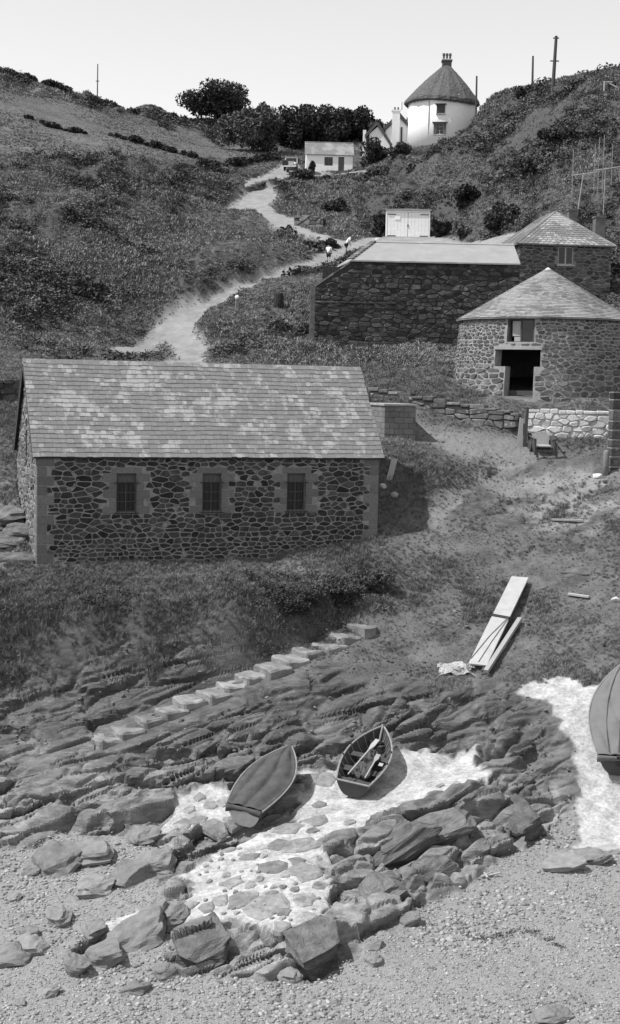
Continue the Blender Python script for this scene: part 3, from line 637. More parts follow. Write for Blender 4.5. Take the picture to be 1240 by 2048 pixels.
# ------------------------------------------------------------------ boat house
def boathouse():
    z0 = A_BH[2]; root = empty('boat_house', A_BH, TH, 'long stone boat house with lichened slate roof and three barred windows', 'boat house')
    L, W, H = L_BH, W_BH, H_BH; RH = 3.42
    def u_of(px):                                  # wall coordinate of a photo column (mid height)
        us = np.linspace(0, L, 400); p = np.array([proj((A_BH[0] + u * bh_d[0], A_BH[1] + u * bh_d[1], z0 + 2.5))[0] for u in us]); return float(np.interp(px, p, us))
    wins = []
    for a, b in ((233, 273), (405, 443), (574, 611)): wins.append((u_of(a), u_of(b), 1.90, 3.36))
    holes = [w_ for w_ in wins]
    holes_wall(0, L, -1.4, H, 0.0, 0.45, holes).build('front_wall', M_MORTAR, root)
    obs = []; r = random.Random(5)
    blocks = []                                    # dressed granite: (x0,x1,z0,z1)
    for (a, b, c, d) in wins:
        zz = np.linspace(c - .05, d, 6)
        for k in range(5):
            wl = .50 if k % 2 == 0 else .27; wr = .50 if k % 2 == 0 else .27
            blocks += [(a - wl, a - .004, zz[k] + .01, zz[k + 1] - .01), (b + .004, b + wr, zz[k] + .01, zz[k + 1] - .01)]
        blocks.append((a - .2, b + .2, d + .004, d + .23))
    zz = np.arange(-1.4, H - .12, .36)
    for k, z in enumerate(zz):
        wl = .62 if k % 2 == 0 else .36
        blocks.append((0, wl, z + .01, min(z + .35, H - .02))); blocks.append((L - wl, L, z + .01, min(z + .35, H - .02)))
    for a, b, c, d in blocks:
        e = r.uniform(.012, .02)
        bevel(MB().box((a, -e, c), (b, .05, d)).build('granite_block', M_GRAN, root), .012); obs.append((a, b, c, d))
    for a, b, c, d in wins: obs.append((a, b, c, d))
    f = lambda u, v, d: (u, -d, v)
    polys = rubble(0.0, L, -1.4, H - .04, .34, .175, .038, obs, seed=11, grow=lambda y: .82 if y < .9 else 1.06)
    def pick(p, r_):
        cx = sum(q[0] for q in p) / len(p); cy = sum(q[1] for q in p) / len(p)
        return M_STAIN if any(a - .05 < cx < b + .05 and 1.1 < cy < 1.9 for a, b, c, d in wins) else M_STONE
    lay(polys, f, M_STONE, root, 'stone', 300, 2, .008, .03, 'small_stones', pick)
    # windows
    for a, b, c, d in wins:
        wn = MB(); wd = .045; yy = .16
        wn.box((a, yy, c), (a + wd, yy + .06, d)); wn.box((b - wd, yy, c), (b, yy + .06, d)); wn.box((a + wd, yy, c), (b - wd, yy + .06, c + .06)); wn.box((a + wd, yy, d - .05), (b - wd, yy + .06, d))
        tr = d - .34; wn.box((a + wd, yy, tr - .03), (b - wd, yy + .06, tr + .03))
        wo_ = wn.build('window', mat_frame, root)
        MB().box((a + wd, yy + .02, tr + .03), (b - wd, yy + .05, d - .05)).build('head_panel', M_WOODGR, wo_)
        x0, x1 = a + wd, b - wd; z0_, z1_ = c + .06, tr - .03; mid = (x0 + x1) / 2
        gb = MB(); gb.box((mid - .014, yy + .005, z0_), (mid + .014, yy + .04, z1_))
        zs = np.linspace(z0_, z1_, 4)
        for z in zs[1:-1]: gb.box((x0, yy + .008, z - .012), (mid - .014, yy + .04, z + .012)); gb.box((mid + .014, yy + .008, z - .012), (x1, yy + .04, z + .012))
        gb.build('glazing_bars', mat_frame, wo_)
        for i in range(3):
            for q0, q1 in ((x0, mid - .014), (mid + .014, x1)): MB().box((q0, yy + .03, zs[i] + .012), (q1, yy + .038, zs[i + 1] - .012)).build('pane', M_GLASS, wo_)
        gr = MB()                                   # iron grille standing proud of the wall
        for zc in (c - .02, tr, ): gr.box((a - .08, -.10, zc - .015), (b + .08, -.07, zc + .015)); gr.box((a - .08, -.10, zc - .015), (a - .055, .02, zc + .015)); gr.box((b + .055, -.10, zc - .015), (b + .08, .02, zc + .015))
        for k in range(5):
            x = a + .04 + (b - a - .08) * k / 4; gr.tube((x, -.085, c - .18), (x, -.085, tr + .16), .009, n=5)
        gr.build('iron_grille', M_IRON, wo_)
        bevel(MB().box((a - .06, -.05, c - .09), (b + .06, .2, c - .004)).build('sill', M_GRAN, wo_), .01)
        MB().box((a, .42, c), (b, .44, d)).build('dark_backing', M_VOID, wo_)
    # gables and back
    for x0, x1 in ((0.0, .45), (L - .45, L)):
        g = MB().prism([(x0, .452, -1.4), (x0, W - .45, -1.4), (x0, W - .45, H), (x0, W / 2, H + RH - .38), (x0, .452, H)], (x1 - x0, 0, 0)); g.build('gable_wall', M_PMORTAR if x0 == 0 else M_MORTAR, root)  # left gable mortar paler than the front: sunlight put into its colour
    MB().box((0, W - .448, -1.4), (L, W, H)).build('back_wall', M_MORTAR, root)
    half = W / 2; s = RH / half
    out = [(-s, 1, H - .02), (s, 1, H + s * W - .02)]
    fl = lambda u, v, d: (-d, u, v)
    gob = []
    for k, z in enumerate(zz):
        wl = .36 if k % 2 == 0 else .62
        bevel(MB().box((-.014, .002, z + .01), (.05, wl, min(z + .35, H - .02))).build('granite_block', M_GRAN, root), .012); gob.append((0, wl, z, z + .36))
    gob.append((W / 2 - .16, W / 2 + .16, 3.5, 5.3))
    lay(rubble(0, W, -1.4, H + RH - .4, .34, .22, .05, gob, out, 21), fl, M_PSTONE, root, 'gable_stone', 160, 3, .012, .04, 'small_gable_stones')  # gable stones paler than front wall stones, sunlight painted into the tone
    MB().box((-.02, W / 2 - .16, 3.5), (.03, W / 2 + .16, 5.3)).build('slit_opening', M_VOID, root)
    # roof
    ov = .17; x0, x1 = -ov, L + ov; e = .13; n2 = math.hypot(half, RH); ux, uz = half / n2, RH / n2
    def sl(x, t, d, back=False):                   # t up the slope from the eaves edge, d above the boarding
        y = -e + t * ux; z = H - e * s + .06 + t * uz
        if d >= 0: d = d + .036 + .022 * math.sin(x * .9 + t * 1.3) * math.sin(t * 1.1 + .4) + .012 * math.sin(x * 2.7 + t * 2.1)
        y -= d * uz; z += d * ux
        return (x, W - y if back else y, z)
    T = n2 + e / ux
    rb = MB()
    for bk in (False, True): rb.prism([sl(x0, 0, -.05, bk), sl(x1, 0, -.05, bk), sl(x1, T, -.05, bk), sl(x0, T, -.05, bk)], np.array(sl(x0, 0, -.005, bk)) - np.array(sl(x0, 0, -.05, bk)))
    roof = rb.build('roof', M_WOODD, root)
    rows = 22; ex = T / rows; rr = random.Random(9); rest = MB(); cnt = 0
    for bk in (False, True):
        for k in range(rows):
            x = x0 - (.12 if k % 2 else 0) ; ww = .27 - .06 * k / rows
            while x < x1 - .02:
                wd = ww * rr.uniform(.7, 1.25); a = max(x, x0) + .003; b = min(x + wd, x1) - .003; x += wd
                if b - a < .04: continue
                t0 = k * ex + rr.uniform(-.012, .012); t1 = min(t0 + ex * 1.25, T); th = rr.uniform(.010, .017); j = rr.uniform(0, .004)
                v = [sl(a, t0, .012 + j, bk), sl(b, t0, .012 + j, bk), sl(b, t1, .0, bk), sl(a, t1, .0, bk), sl(a, t0, .012 + j + th, bk), sl(b, t0, .012 + j + th, bk), sl(b, t1, th * .4, bk), sl(a, t1, th * .4, bk)]
                fcs = [(3,2,1,0),(4,5,6,7),(0,1,5,4),(1,2,6,5),(2,3,7,6),(3,0,4,7)]
                if not bk and cnt < 300: mk('slate', v, fcs, M_SLATE, roof); cnt += 1
                else: rest.add(v, fcs)
    tag(rest.build('small_slates', M_SLATE, roof), kind='stuff')
    x = x0
    while x < x1 - .05:
        b = min(x + .46, x1); zt = H + RH + .06
        MB().add([(x, half - .17, zt - .17), (x, half, zt + .05), (x, half + .17, zt - .17), (b - .012, half - .17, zt - .17), (b - .012, half, zt + .05), (b - .012, half + .17, zt - .17)], [(0,3,4,1), (1,4,5,2), (0,1,2), (5,4,3), (0,2,5,3)]).build('ridge_tile', M_SLATE, roof)
        x = b
    for xs in (x0 + .01, x1 - .04):
        for bk in (False, True):
            p = [sl(xs, 0.02, -.055, bk), sl(xs, T - .03, -.055, bk), sl(xs, T - .03, -.22, bk), sl(xs, .02, -.22, bk)]
            MB().prism(p, (.03, 0, 0)).build('bargeboard', M_WOODD, roof)
    MB().box((x0 + .1, -.11, H - .10), (x1 - .1, -.02, H - .02)).build('eaves_gutter', M_WOODD, roof)
    return root
mat_frame = mat('grey_painted_frame', .10, .2, 6, .7)
M_WOODGR = mat('grey_board', .12, .2, 5, .8)
boathouse()


# ------------------------------------------------------------------ long stone store
def store():
    D = 80.0; A = pix(628, 690, D); th = R(0.5); root = empty('stone_store', A, th, 'long dark rubble stone store with plain pale lean-to roof behind round building', 'store')
    dx = np.array([math.cos(th), math.sin(th), 0]); s = F / D
    def loc(px, py):                               # point of the front plane
        us = np.linspace(-1, 16, 600); q = [proj(A + dx * u)[0] for u in us]; u = float(np.interp(px, q, us))
        for _ in range(3):
            zs = np.linspace(-2, 9, 400); q = [proj(A + dx * u + np.array([0, 0, z]))[1] for z in zs]; z = float(np.interp(-py, [-k for k in q], zs))
            us = np.linspace(-1, 16, 600); q = [proj(A + dx * u_ + np.array([0, 0, z]))[0] for u_ in us]; u = float(np.interp(px, q, us))
        return u, z
    uL = 0.0; uR, zE = loc(1040, 530); u1, z1 = loc(706, 526); _, zl = loc(629, 574)
    Wd = 4.4
    MB().prism([(0, 0, -.8), (uR, 0, -.8), (uR, 0, zE), (u1, 0, zE), (0, 0, zl)], (0, .5, 0)).build('front_wall', M_DMORTAR, root)
    out = [(-(zE - zl) / u1, 1, zl - .03)]
    f = lambda u, v, d: (u, -d, v)
    polys = rubble(0, uR, -.6, zE - .03, .50, .25, .03, [], None, 31)
    polys = [p for p in polys if all(q[1] < zl + (zE - zl) / u1 * q[0] + .02 for q in p)]
    lay(polys, f, M_DSTONE, root, 'stone', 300, 4, .02, .07, 'small_stones')
    x = 0.0; r = random.Random(3)
    while x < uR - .3:                              # projecting bottom course and ledge
        wd = r.uniform(.5, .9); b = min(x + wd, uR); bevel(MB().box((x + .01, -.16, -.05), (b - .012, -.08, .24 + r.uniform(-.03, .03))).build('plinth_stone', M_DSTONE, root), .02); x = b
    x = .0
    while x < 4.6:
        b = x + r.uniform(.5, .8); bevel(MB().box((x + .01, -.13, 2.38), (b - .01, -.075, 2.47)).build('ledge_stone', M_DSTONE, root), .015); x = b
    MB().box((0, .502, -.8), (.45, Wd, zl)).build('left_wall', M_PMORTAR, root)
    MB().box((.45, Wd - .4, -.8), (uR, Wd, zE)).build('back_wall', M_DMORTAR, root)
    n = 6                                          # sloping coping stones at the left end
    for k in range(n):
        a = np.array((u1 * k / n, 0, zl + (zE - zl) * k / n)); b = np.array((u1 * (k + 1) / n - .03, 0, zl + (zE - zl) * (k + 1) / n - .02))
        MB().prism([a + (0, -.05, .01), b + (0, -.05, .01), b + (0, -.05, .12), a + (0, -.05, .12)], (0, .6, 0)).build('coping_stone', M_PSTONE, root)
    # roof: plain pale slope with hipped left end
    zr = zE + 1.30; hy = 2.6; xl = u1 - .1; rx = loc(745, 495)[0] + .25
    rf = MB().add([(xl, -.18, zE - .02), (uR, -.18, zE - .02), (uR, hy, zr), (rx, hy, zr), (xl - .7, Wd + .1, zE), (uR, Wd + .1, zE),
                   (xl, -.18, zE + .06), (uR, -.18, zE + .06), (uR, hy, zr + .08), (rx, hy, zr + .08), (xl - .7, Wd + .1, zE + .08), (uR, Wd + .1, zE + .08)],
                  [(6,7,8,9), (9,8,11,10), (6,9,10), (0,1,7,6), (0,3,2,1), (1,2,8,7), (0,6,10,4), (4,10,11,5), (3,4,5,2), (0,4,3), (2,5,11,8)]).build('roof', M_CEMROOF, root)
    MB().prism([(rx, hy - .13, zr + .05), (rx, hy, zr + .15), (rx, hy + .13, zr + .05)], (uR - rx, 0, 0)).build('ridge', M_CEMROOF, rf)
    cs = 9
    for k in range(cs):                            # pale stones on the left verge
        t0, t1 = k / cs, (k + 1) / cs; p0 = np.array((xl - .02, -.15, zE + .1)); p1 = np.array((rx, hy, zr + .1)); a = p0 + (p1 - p0) * t0; b = p0 + (p1 - p0) * (t1 - .02)
        MB().prism([a + (-.22, 0, -.03), a + (.1, 0, 0.02), b + (.1, 0, .02), b + (-.22, 0, -.03)], (0, 0, .07)).build('verge_stone', M_PSTONE, rf)
    MB().box((.05, -.10, zE - .07), (.06, -.02, zE - .03)) 
    p = pix(623, 690, 79.3); g = empty('granite_post', p, 0, 'tall granite gatepost at left end of dark stone store', 'post')
    bevel(MB().prism([(-.15, -.13, -.5), (.15, -.13, -.5), (.14, .13, -.5), (-.14, .13, -.5)], (.02, 0, 3.78)).build('shaft', M_PSTONE, g), .03, 2)
store()

# ------------------------------------------------------------------ upper house with hipped roof
def upper_house():
    D = 88.0; E = pix(1040, 487, D); th = R(6); zb = 7.5; zg = E[2] - zb
    root = empty('hipped_house', (E[0], E[1], zg), th, 'stone house with hipped slate roof, two chimneys and pale casement window', 'house')
    W, Dp, rh = 5.85, 9.0, 2.35
    wx0, wx1, wz0, wz1 = 2.45, 3.42, zb - 1.22, zb - .12
    holes_wall(0, W, -.5, zb, 0, .45, [(wx0, wx1, wz0, wz1)]).build('front_wall', M_MORTAR2, root)
    MB().box((0, .452, -.5), (.45, Dp, zb)).build('left_wall', M_MORTAR2, root); MB().box((W - .45, .452, -.5), (W, Dp, zb)).build('right_wall', M_MORTAR2, root); MB().box((.452, Dp - .45, -.5), (W - .452, Dp, zb)).build('back_wall', M_MORTAR2, root)
    f = lambda u, v, d: (u, -d, v)
    lay(rubble(0, W, 2.2, zb - .03, .46, .22, .045, [(wx0 - .02, wx1 + .02, wz0 - .1, wz1 + .02)], None, 41), f, M_STONE2, root, 'stone', 220, 5, .015, .05, 'small_stones')
    fl = lambda u, v, d: (-d, u, v)
    lay(rubble(0, Dp, 4.5, zb - .03, .6, .32, .06, [], None, 42), fl, M_STONE2, root, 'side_stone', 60, 6, .015, .05, 'small_side_stones')
    wn = MB(); yy = .06; wd = .06
    for a, b in ((wx0, wx0 + wd), (wx1 - wd, wx1), ((wx0 + wx1) / 2 - .045, (wx0 + wx1) / 2 + .045)): wn.box((a, yy, wz0 + .07), (b, yy + .07, wz1 - .05))
    wn.box((wx0, yy, wz0), (wx1, yy + .07, wz0 + .07)); wn.box((wx0, yy, wz1 - .05), (wx1, yy + .07, wz1))
    wo_ = wn.build('casement_window', M_WOODW, root)
    m_ = (wx0 + wx1) / 2
    for a, b in ((wx0 + wd, m_ - .045), (m_ + .045, wx1 - wd)): MB().box((a, yy + .03, wz0 + .07), (b, yy + .04, wz1 - .05)).build('pane', M_GLASS, wo_)
    bevel(MB().box((wx0 - .1, -.09, wz0 - .09), (wx1 + .1, .12, wz0 - .003)).build('sill', M_WOODW, wo_), .01)
    e = .22; zt = zb + rh; ry0, ry1 = 2.7, 6.4
    c = [(-e, -e, zb), (W + e, -e, zb), (W + e, Dp + e, zb), (-e, Dp + e, zb), (W / 2, ry0, zt), (W / 2, ry1, zt)]
    lo = [(x, y, z - .07) for x, y, z in c[:4]]
    rf = mk('roof', c + lo, [(0,1,4), (1,2,5,4), (2,3,5), (3,0,4,5), (6,7,1,0), (7,8,2,1), (8,9,3,2), (9,6,0,3), (9,8,7,6)], M_SLATE3, root)
    cv = lambda v: Vector(v)
    for a, b in ((0, 4), (1, 4), (3, 5), (2, 5), (4, 5)): MB().tube(cv(c[a]) + Vector((0, 0, .0)), cv(c[b]) + Vector((0, 0, .01)), .06, n=6).build('hip_tile', M_SLATE3, rf)
    # slate courses on the two visible slopes
    cr_ = MB(); 
    for tri in ((0, 1, 4, 4), (3, 0, 4, 5)):
        a, b, t1, t0 = [np.array(c[i]) for i in tri]
        nrm = np.cross(b - a, t0 - a); nrm = nrm / np.linalg.norm(nrm)
        for k in range(16):
            s0, s1 = k / 16, (k + 1) / 16
            p, q = a + (t0 - a) * s0, b + (t1 - b) * s0; p2, q2 = a + (t0 - a) * s1, b + (t1 - b) * s1
            n = max(2, int(np.linalg.norm(q - p) / .32))
            for i in range(n):
                u0, u1 = i / n + .006, (i + 1) / n - .006
                cr_.add([p + (q - p) * u0 + nrm * .03, p + (q - p) * u1 + nrm * .03, p2 + (q2 - p2) * u1 + nrm * .008, p2 + (q2 - p2) * u0 + nrm * .008, p + (q - p) * u0 + nrm * .004, p + (q - p) * u1 + nrm * .004], [(0, 1, 2, 3), (4, 5, 1, 0)])
    tag(cr_.build('slates', M_SLATE3, rf), kind='stuff')
    def chimney(x, y, w_, zb_, zt_, pot):
        ch = MB(); ch.box((x - w_, y - w_, zb_), (x + w_, y + w_, zt_)); ch.box((x - w_ - .05, y - w_ - .05, zt_ + .002), (x + w_ + .05, y + w_ + .05, zt_ + .12)); co = ch.build('chimney', M_BRICK, root)
        MB().lathe([(.17, 0), (.15, .05), (.13, pot), (.16, pot + .03), (.16, pot + .08), (.1, pot + .08)], 12, (x, y, zt_ + .12)).build('chimney_pot', M_POT, co)
    chimney(4.75, 5.2, .28, zb + .3, zb + 2.75, .30); chimney(6.35, 4.4, .33, zb - 1.5, zb + 2.25, .25)
    # television aerials on the chimneys
    for (x, y, zc, px, py, lab) in ((5.05, 5.2, zb + 2.4, 1167, 345, 'slim television aerial with one crossbar on smaller chimney'), (6.6, 4.4, zb + 2.1, 1211, 335, 'taller television aerial with four rods on right chimney')):
        base = np.array((E[0], E[1], zg)) + np.array((x * math.cos(th) - y * math.sin(th), x * math.sin(th) + y * math.cos(th), zc)); top = pix(px, py, base[1])
        ar = empty('television_aerial', base, 0, lab, 'aerial'); t = np.array((top[0] - base[0], 0, top[2] - base[2]))
        MB().tube((0, 0, -.3), t, .035, .03, 6).build('mast', M_WOODG, ar)
        bm = MB(); dirv = np.array((.9, -.35, .12)); n_ = 4 if 'four' in lab else 2
        a = t + np.array((-.35, .1, -.12)) - dirv * .45; b = t + np.array((0, 0, -.1)) + dirv * 1.1; bm.tube(a, b, .022, n=5); bo = bm.build('boom', M_WOODG, ar)
        for k in range(n_):
            p = a + (b - a) * (.05 + .9 * k / (n_ - 1)); hh = (1.7, 2.2, 1.5, 1.3)[k]; MB().tube(p + (0, 0, -hh * .75), p + (0, 0, hh), .026, n=4).build('rod', M_DULLMETAL, bo)
M_MORTAR2 = mat('grey_mortar', .20, .3, 4, bump=.02)
M_STONE2 = mat('brownish_stone', .08, .5, 5, .9, .02, 16, rnd=.5)
M_SLATE3 = slate_material('streaked_slate', .18, .32, .7, .49)
M_BRICK = mat('chimney_brick', .13, .35, 7, .9, .01, 25)
M_DULLMETAL = mat('dull_metal', .30, .2, 5, .5)
upper_house()

# ------------------------------------------------------------------ round building
def round_building():
    c = C_RB; zb = Z_RB; root = empty('round_house', (c[0], c[1], zb), 0, 'round rubble stone building with conical slate roof and dark doorway', 'round house')
    ze = pix(1080, 634, 65.4)[2] - zb; RT, RBm = 4.22, 4.5
    ang0 = math.atan2(-c[0], c[1])                # not used for shape: the wall faces all round
    def rad(z): return RBm + (RT - RBm) * np.clip(z / ze, -.3, 1)
    def ang(px, py):                               # angle (0 = towards -Y) of a pixel on the wall
        best = None
        for a in np.linspace(-1.4, 1.4, 561):
            zz = np.linspace(-.6, ze, 5)
            rr = rad(1.5); q = proj((c[0] + rr * math.sin(a), c[1] - rr * math.cos(a), zb + 1.5))
            if best is None or abs(q[0] - px) < best[0]: best = (abs(q[0] - px), a)
        return best[1]
    def zat(a, py, z_=1.5):
        rr = rad(z_); zs = np.linspace(-1, ze, 300); q = [proj((c[0] + rr * math.sin(a), c[1] - rr * math.cos(a), zb + z))[1] for z in zs]; return float(np.interp(-py, [-k for k in q], zs))
    aw0, aw1 = ang(1010, 660), ang(1066, 660); am = (aw0 + aw1) / 2; zw0, zw1 = zat(am, 686), ze - .07
    ad0, ad1 = ang(989, 715), ang(1080, 715); zd0, zd1 = zat(am, 790), zat(am, 699); zs_ = zat(am, 733); al0, al1 = ang(1011, 760), ang(1068, 760)
    holes = [(aw0, aw1, zw0, zw1), (ad0, ad1, zs_, zd1), (al0, al1, -.05, zs_)]
    aset = sorted({*np.linspace(-math.pi, math.pi, 97)[:-1], aw0, aw1, ad0, ad1, al0, al1, math.pi}); zset = sorted({-1.0, 0.8, 1.6, 2.6, ze, zw0, zw1, zs_, zd1, -.05})
    inh = lambda a, z: any(h[0] < a < h[1] and h[2] < z < h[3] for h in holes)
    mb = MB(); pt = lambda a, z, k: ((rad(z) - k) * math.sin(a), -(rad(z) - k) * math.cos(a), z)
    TH_ = .55
    for a, b in zip(aset[:-1], aset[1:]):
        for z, y in zip(zset[:-1], zset[1:]):
            am_, zm = (a + b) / 2, (z + y) / 2
            if inh(am_, zm): continue
            mb.add([pt(a, z, 0), pt(b, z, 0), pt(b, y, 0), pt(a, y, 0)], [(0, 1, 2, 3)]); mb.add([pt(a, z, TH_), pt(b, z, TH_), pt(b, y, TH_), pt(a, y, TH_)], [(3, 2, 1, 0)])
            if inh(a - .01, zm): mb.add([pt(a, z, 0), pt(a, y, 0), pt(a, y, TH_), pt(a, z, TH_)], [(0, 1, 2, 3)])
            if inh(b + .01, zm): mb.add([pt(b, z, 0), pt(b, y, 0), pt(b, y, TH_), pt(b, z, TH_)], [(3, 2, 1, 0)])
            if inh(am_, z - .03): mb.add([pt(a, z, 0), pt(b, z, 0), pt(b, z, TH_), pt(a, z, TH_)], [(3, 2, 1, 0)])
            if inh(am_, y + .03): mb.add([pt(a, y, 0), pt(b, y, 0), pt(b, y, TH_), pt(a, y, TH_)], [(0, 1, 2, 3)])
    mb.build('wall', M_RMORTAR, root)
    R0 = 4.35; f = lambda u, v, d: ((rad(v) + d) * math.sin(u / R0), -(rad(v) + d) * math.cos(u / R0), v)
    obs = [(h[0] * R0 - .02, h[1] * R0 + .02, h[2], h[3]) for h in holes] + [((ad0 - .02) * R0, (ad1 + .02) * R0, zd1, zd1 + .19)]
    lay(rubble(-1.75 * R0, 1.75 * R0, -.6, ze - .05, .36, .19, .06, obs, None, 51, grow=lambda y: 1.25 if y < 1.3 else .85), f, M_RSTONE, root, 'stone', 300, 7, .012, .05, 'small_stones')
    lint = MB()
    for k in range(6):
        a, b = ad0 - .015 + (ad1 - ad0 + .03) * k / 6, ad0 - .015 + (ad1 - ad0 + .03) * (k + 1) / 6; q = []
        for kk in (-.05, .3): q += [pt(a, zd1 + .005, kk), pt(b, zd1 + .005, kk), pt(b, zd1 + .17, kk), pt(a, zd1 + .17, kk)]
        lint.add(q, [(0,1,2,3), (7,6,5,4), (0,4,5,1), (3,2,6,7)] + ([(0,3,7,4)] if k == 0 else []) + ([(1,5,6,2)] if k == 5 else []))
    lint.build('door_lintel', M_CONC, root)
    # window: heavy dark frame, pale curtain or board in the left half
    wa = (aw0 + aw1) / 2; half = (aw1 - aw0) / 2 * RT
    def P(u, z, dpt): return ((RT - dpt) * math.sin(wa) + u * math.cos(wa), -(RT - dpt) * math.cos(wa) + u * math.sin(wa), z)
    def pb(mb_, u0, u1, z0, z1, d0, d1): mb_.add([P(u0, z0, d0), P(u1, z0, d0), P(u1, z0, d1), P(u0, z0, d1), P(u0, z1, d0), P(u1, z1, d0), P(u1, z1, d1), P(u0, z1, d1)], [(3,2,1,0), (4,5,6,7), (0,1,5,4), (1,2,6,5), (2,3,7,6), (3,0,4,7)])
    wf = MB(); t = .08
    pb(wf, -half, -half + t, zw0, zw1, .05, .16); pb(wf, half - t, half, zw0, zw1, .05, .16); pb(wf, -half + t, half - t, zw1 - t, zw1, .05, .16); pb(wf, -half + t, half - t, zw0, zw0 + t, .05, .16); pb(wf, -.03, .03, zw0 + t, zw1 - t, .06, .14)
    wo_ = wf.build('window', M_WOODD, root)
    x = MB(); pb(x, -half - .05, half + .1, zw0 - .004, zw0 + .05, -.06, .04); x.build('sill', M_WOODG, wo_)
    x = MB(); pb(x, -half + t + .12, -.03, zw0 + t + .25, zw1 - t - .02, .18, .22); x.build('pale_board', M_WOODW, wo_)
    x = MB(); pb(x, -half + t + .22, -.06, zw0 + t, zw0 + t + .22, .18, .22); x.build('pale_box', M_WOODW, wo_)
    x = MB(); pb(x, .03, half - t, zw0 + t, zw1 - t, .10, .11); x.build('pane', M_GLASS, wo_)
    x = MB(); pb(x, -1.9, 1.9, zw0 - .25, zw0 - .2, .62, 3.0); x.build('loft_floor', M_WOODD, root)
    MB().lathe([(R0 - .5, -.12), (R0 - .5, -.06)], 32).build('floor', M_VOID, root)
    x = MB(); pb(x, -.72, .62, .1, .32, .28, .40); x.build('threshold_board', M_WOODD, root)
    # conical roof with courses
    rh = 2.55; Re = RT + .18; n = 72; cour = 34
    rf = MB().lathe([(Re, ze - .06), (Re, ze), (.12, ze + rh), (.02, ze + rh + .02)], n).build('roof', M_SLATE2, root)
    sm = MB(); r = random.Random(8)
    for k in range(cour):
        t0, t1 = k / cour, (k + 1.15) / cour; r0 = Re + .02 - (Re - .1) * t0; r1 = max(Re - (Re - .1) * t1, .06); z0_, z1_ = ze + .02 + rh * t0, ze + rh * min(t1, 1) + .005
        m_ = max(10, int(2 * math.pi * r0 / .26)); o = r.uniform(0, 1)
        for i in range(m_):
            a, b = (i + o + .015) / m_ * 2 * math.pi, (i + o + .985) / m_ * 2 * math.pi; d = r.uniform(.0, .012)
            g = lambda rr, t_, z: (rr * math.cos(t_), rr * math.sin(t_), z)
            sm.add([g(r0, a, z0_ + d), g(r0, b, z0_ + d), g(r1, b, z1_), g(r1, a, z1_), g(r0 - .01, a, z0_ - .02), g(r0 - .01, b, z0_ - .02)], [(0, 1, 2, 3), (4, 5, 1, 0)])
    tag(sm.build('slates', M_SLATE2, rf), kind='stuff')
    MB().lathe([(.22, ze + rh - .14), (.15, ze + rh), (.02, ze + rh + .09)], 14).build('cap', M_LIME, rf)
M_RMORTAR = mat('thick_pale_mortar', .28, .3, 5, bump=.02)
M_RSTONE = mat('mixed_grey_stone', .11, .45, 5, .9, .02, 16, rnd=.5)
round_building()
# ------------------------------------------------------------------ garage
M_GPAINT = mat('white_garage_paint', .84, .10, 3, .7, .003, 30)
def garage():
    g = G_GA; th = R(-3); W, Dp, H = 3.85, 4.8, 2.45
    d = np.array((math.cos(th), math.sin(th))); o = np.array((g[0] - W / 2, g[1]))
    root = empty('garage', (o[0], o[1], g[2]), th, 'pale wooden garage with double doors and strap hinges above the store', 'garage')
    fr = MB(); fr.box((0, 0, 0), (.12, .1, H)); fr.box((W - .12, 0, 0), (W, .1, H)); fr.box((.12, 0, H - .14), (W - .12, .1, H)); fr.build('door_frame', M_GPAINT, root)
    for s, (a, b) in (('l', (.13, W / 2 - .015)), ('r', (W / 2 + .015, W - .13))):
        n = 6; dr = MB().box((a, .05, .03), (b, .09, H - .15)).build('door', M_GPAINT, root)
        for k in range(n): bevel(MB().box((a + (b - a) * k / n + .008, .015, .04), (a + (b - a) * (k + 1) / n - .008, .048, H - .16)).build('board', M_GPAINT, dr), .004)
        for z in (.22, H - .38):
            x0, x1 = (a, a + .75) if s == 'l' else (b - .75, b)
            MB().box((x0, -.004, z), (x1, .012, z + .07)).build('strap_hinge', M_IRON, dr)
    MB().box((W / 2 - .05, -.03, 1.05), (W / 2 + .05, .012, 1.25)).build('latch', M_IRON, root)
    MB().box((.75, -.02, 1.65), (1.25, .010, 1.98)).build('notice_board', mat('notice_paper', .88, .05, 3), root)
    for k in range(8): MB().box((-.03, .12 + k * .585, 0), (.02, .12 + k * .585 + .57, H - .05)).build('side_board', M_GPAINT, root)
    MB().box((W - .02, .12, 0), (W + .03, Dp, H - .05)).build('right_wall', M_WOODG, root); MB().box((.02, Dp - .05, 0), (W - .02, Dp, H)).build('back_wall', M_WOODG, root)
    MB().prism([(-.12, -.12, H + .002), (W + .12, -.12, H + .002), (W + .12, -.12, H + .10), (W * .5, -.12, H + .16), (-.12, -.12, H + .10)], (0, Dp + .3, 0)).build('roof', M_CONC, root)
    MB().box((-.3, -1.6, -.3), (W + .6, -.02, .015)).build('forecourt_slab', M_CONC, root)
garage()

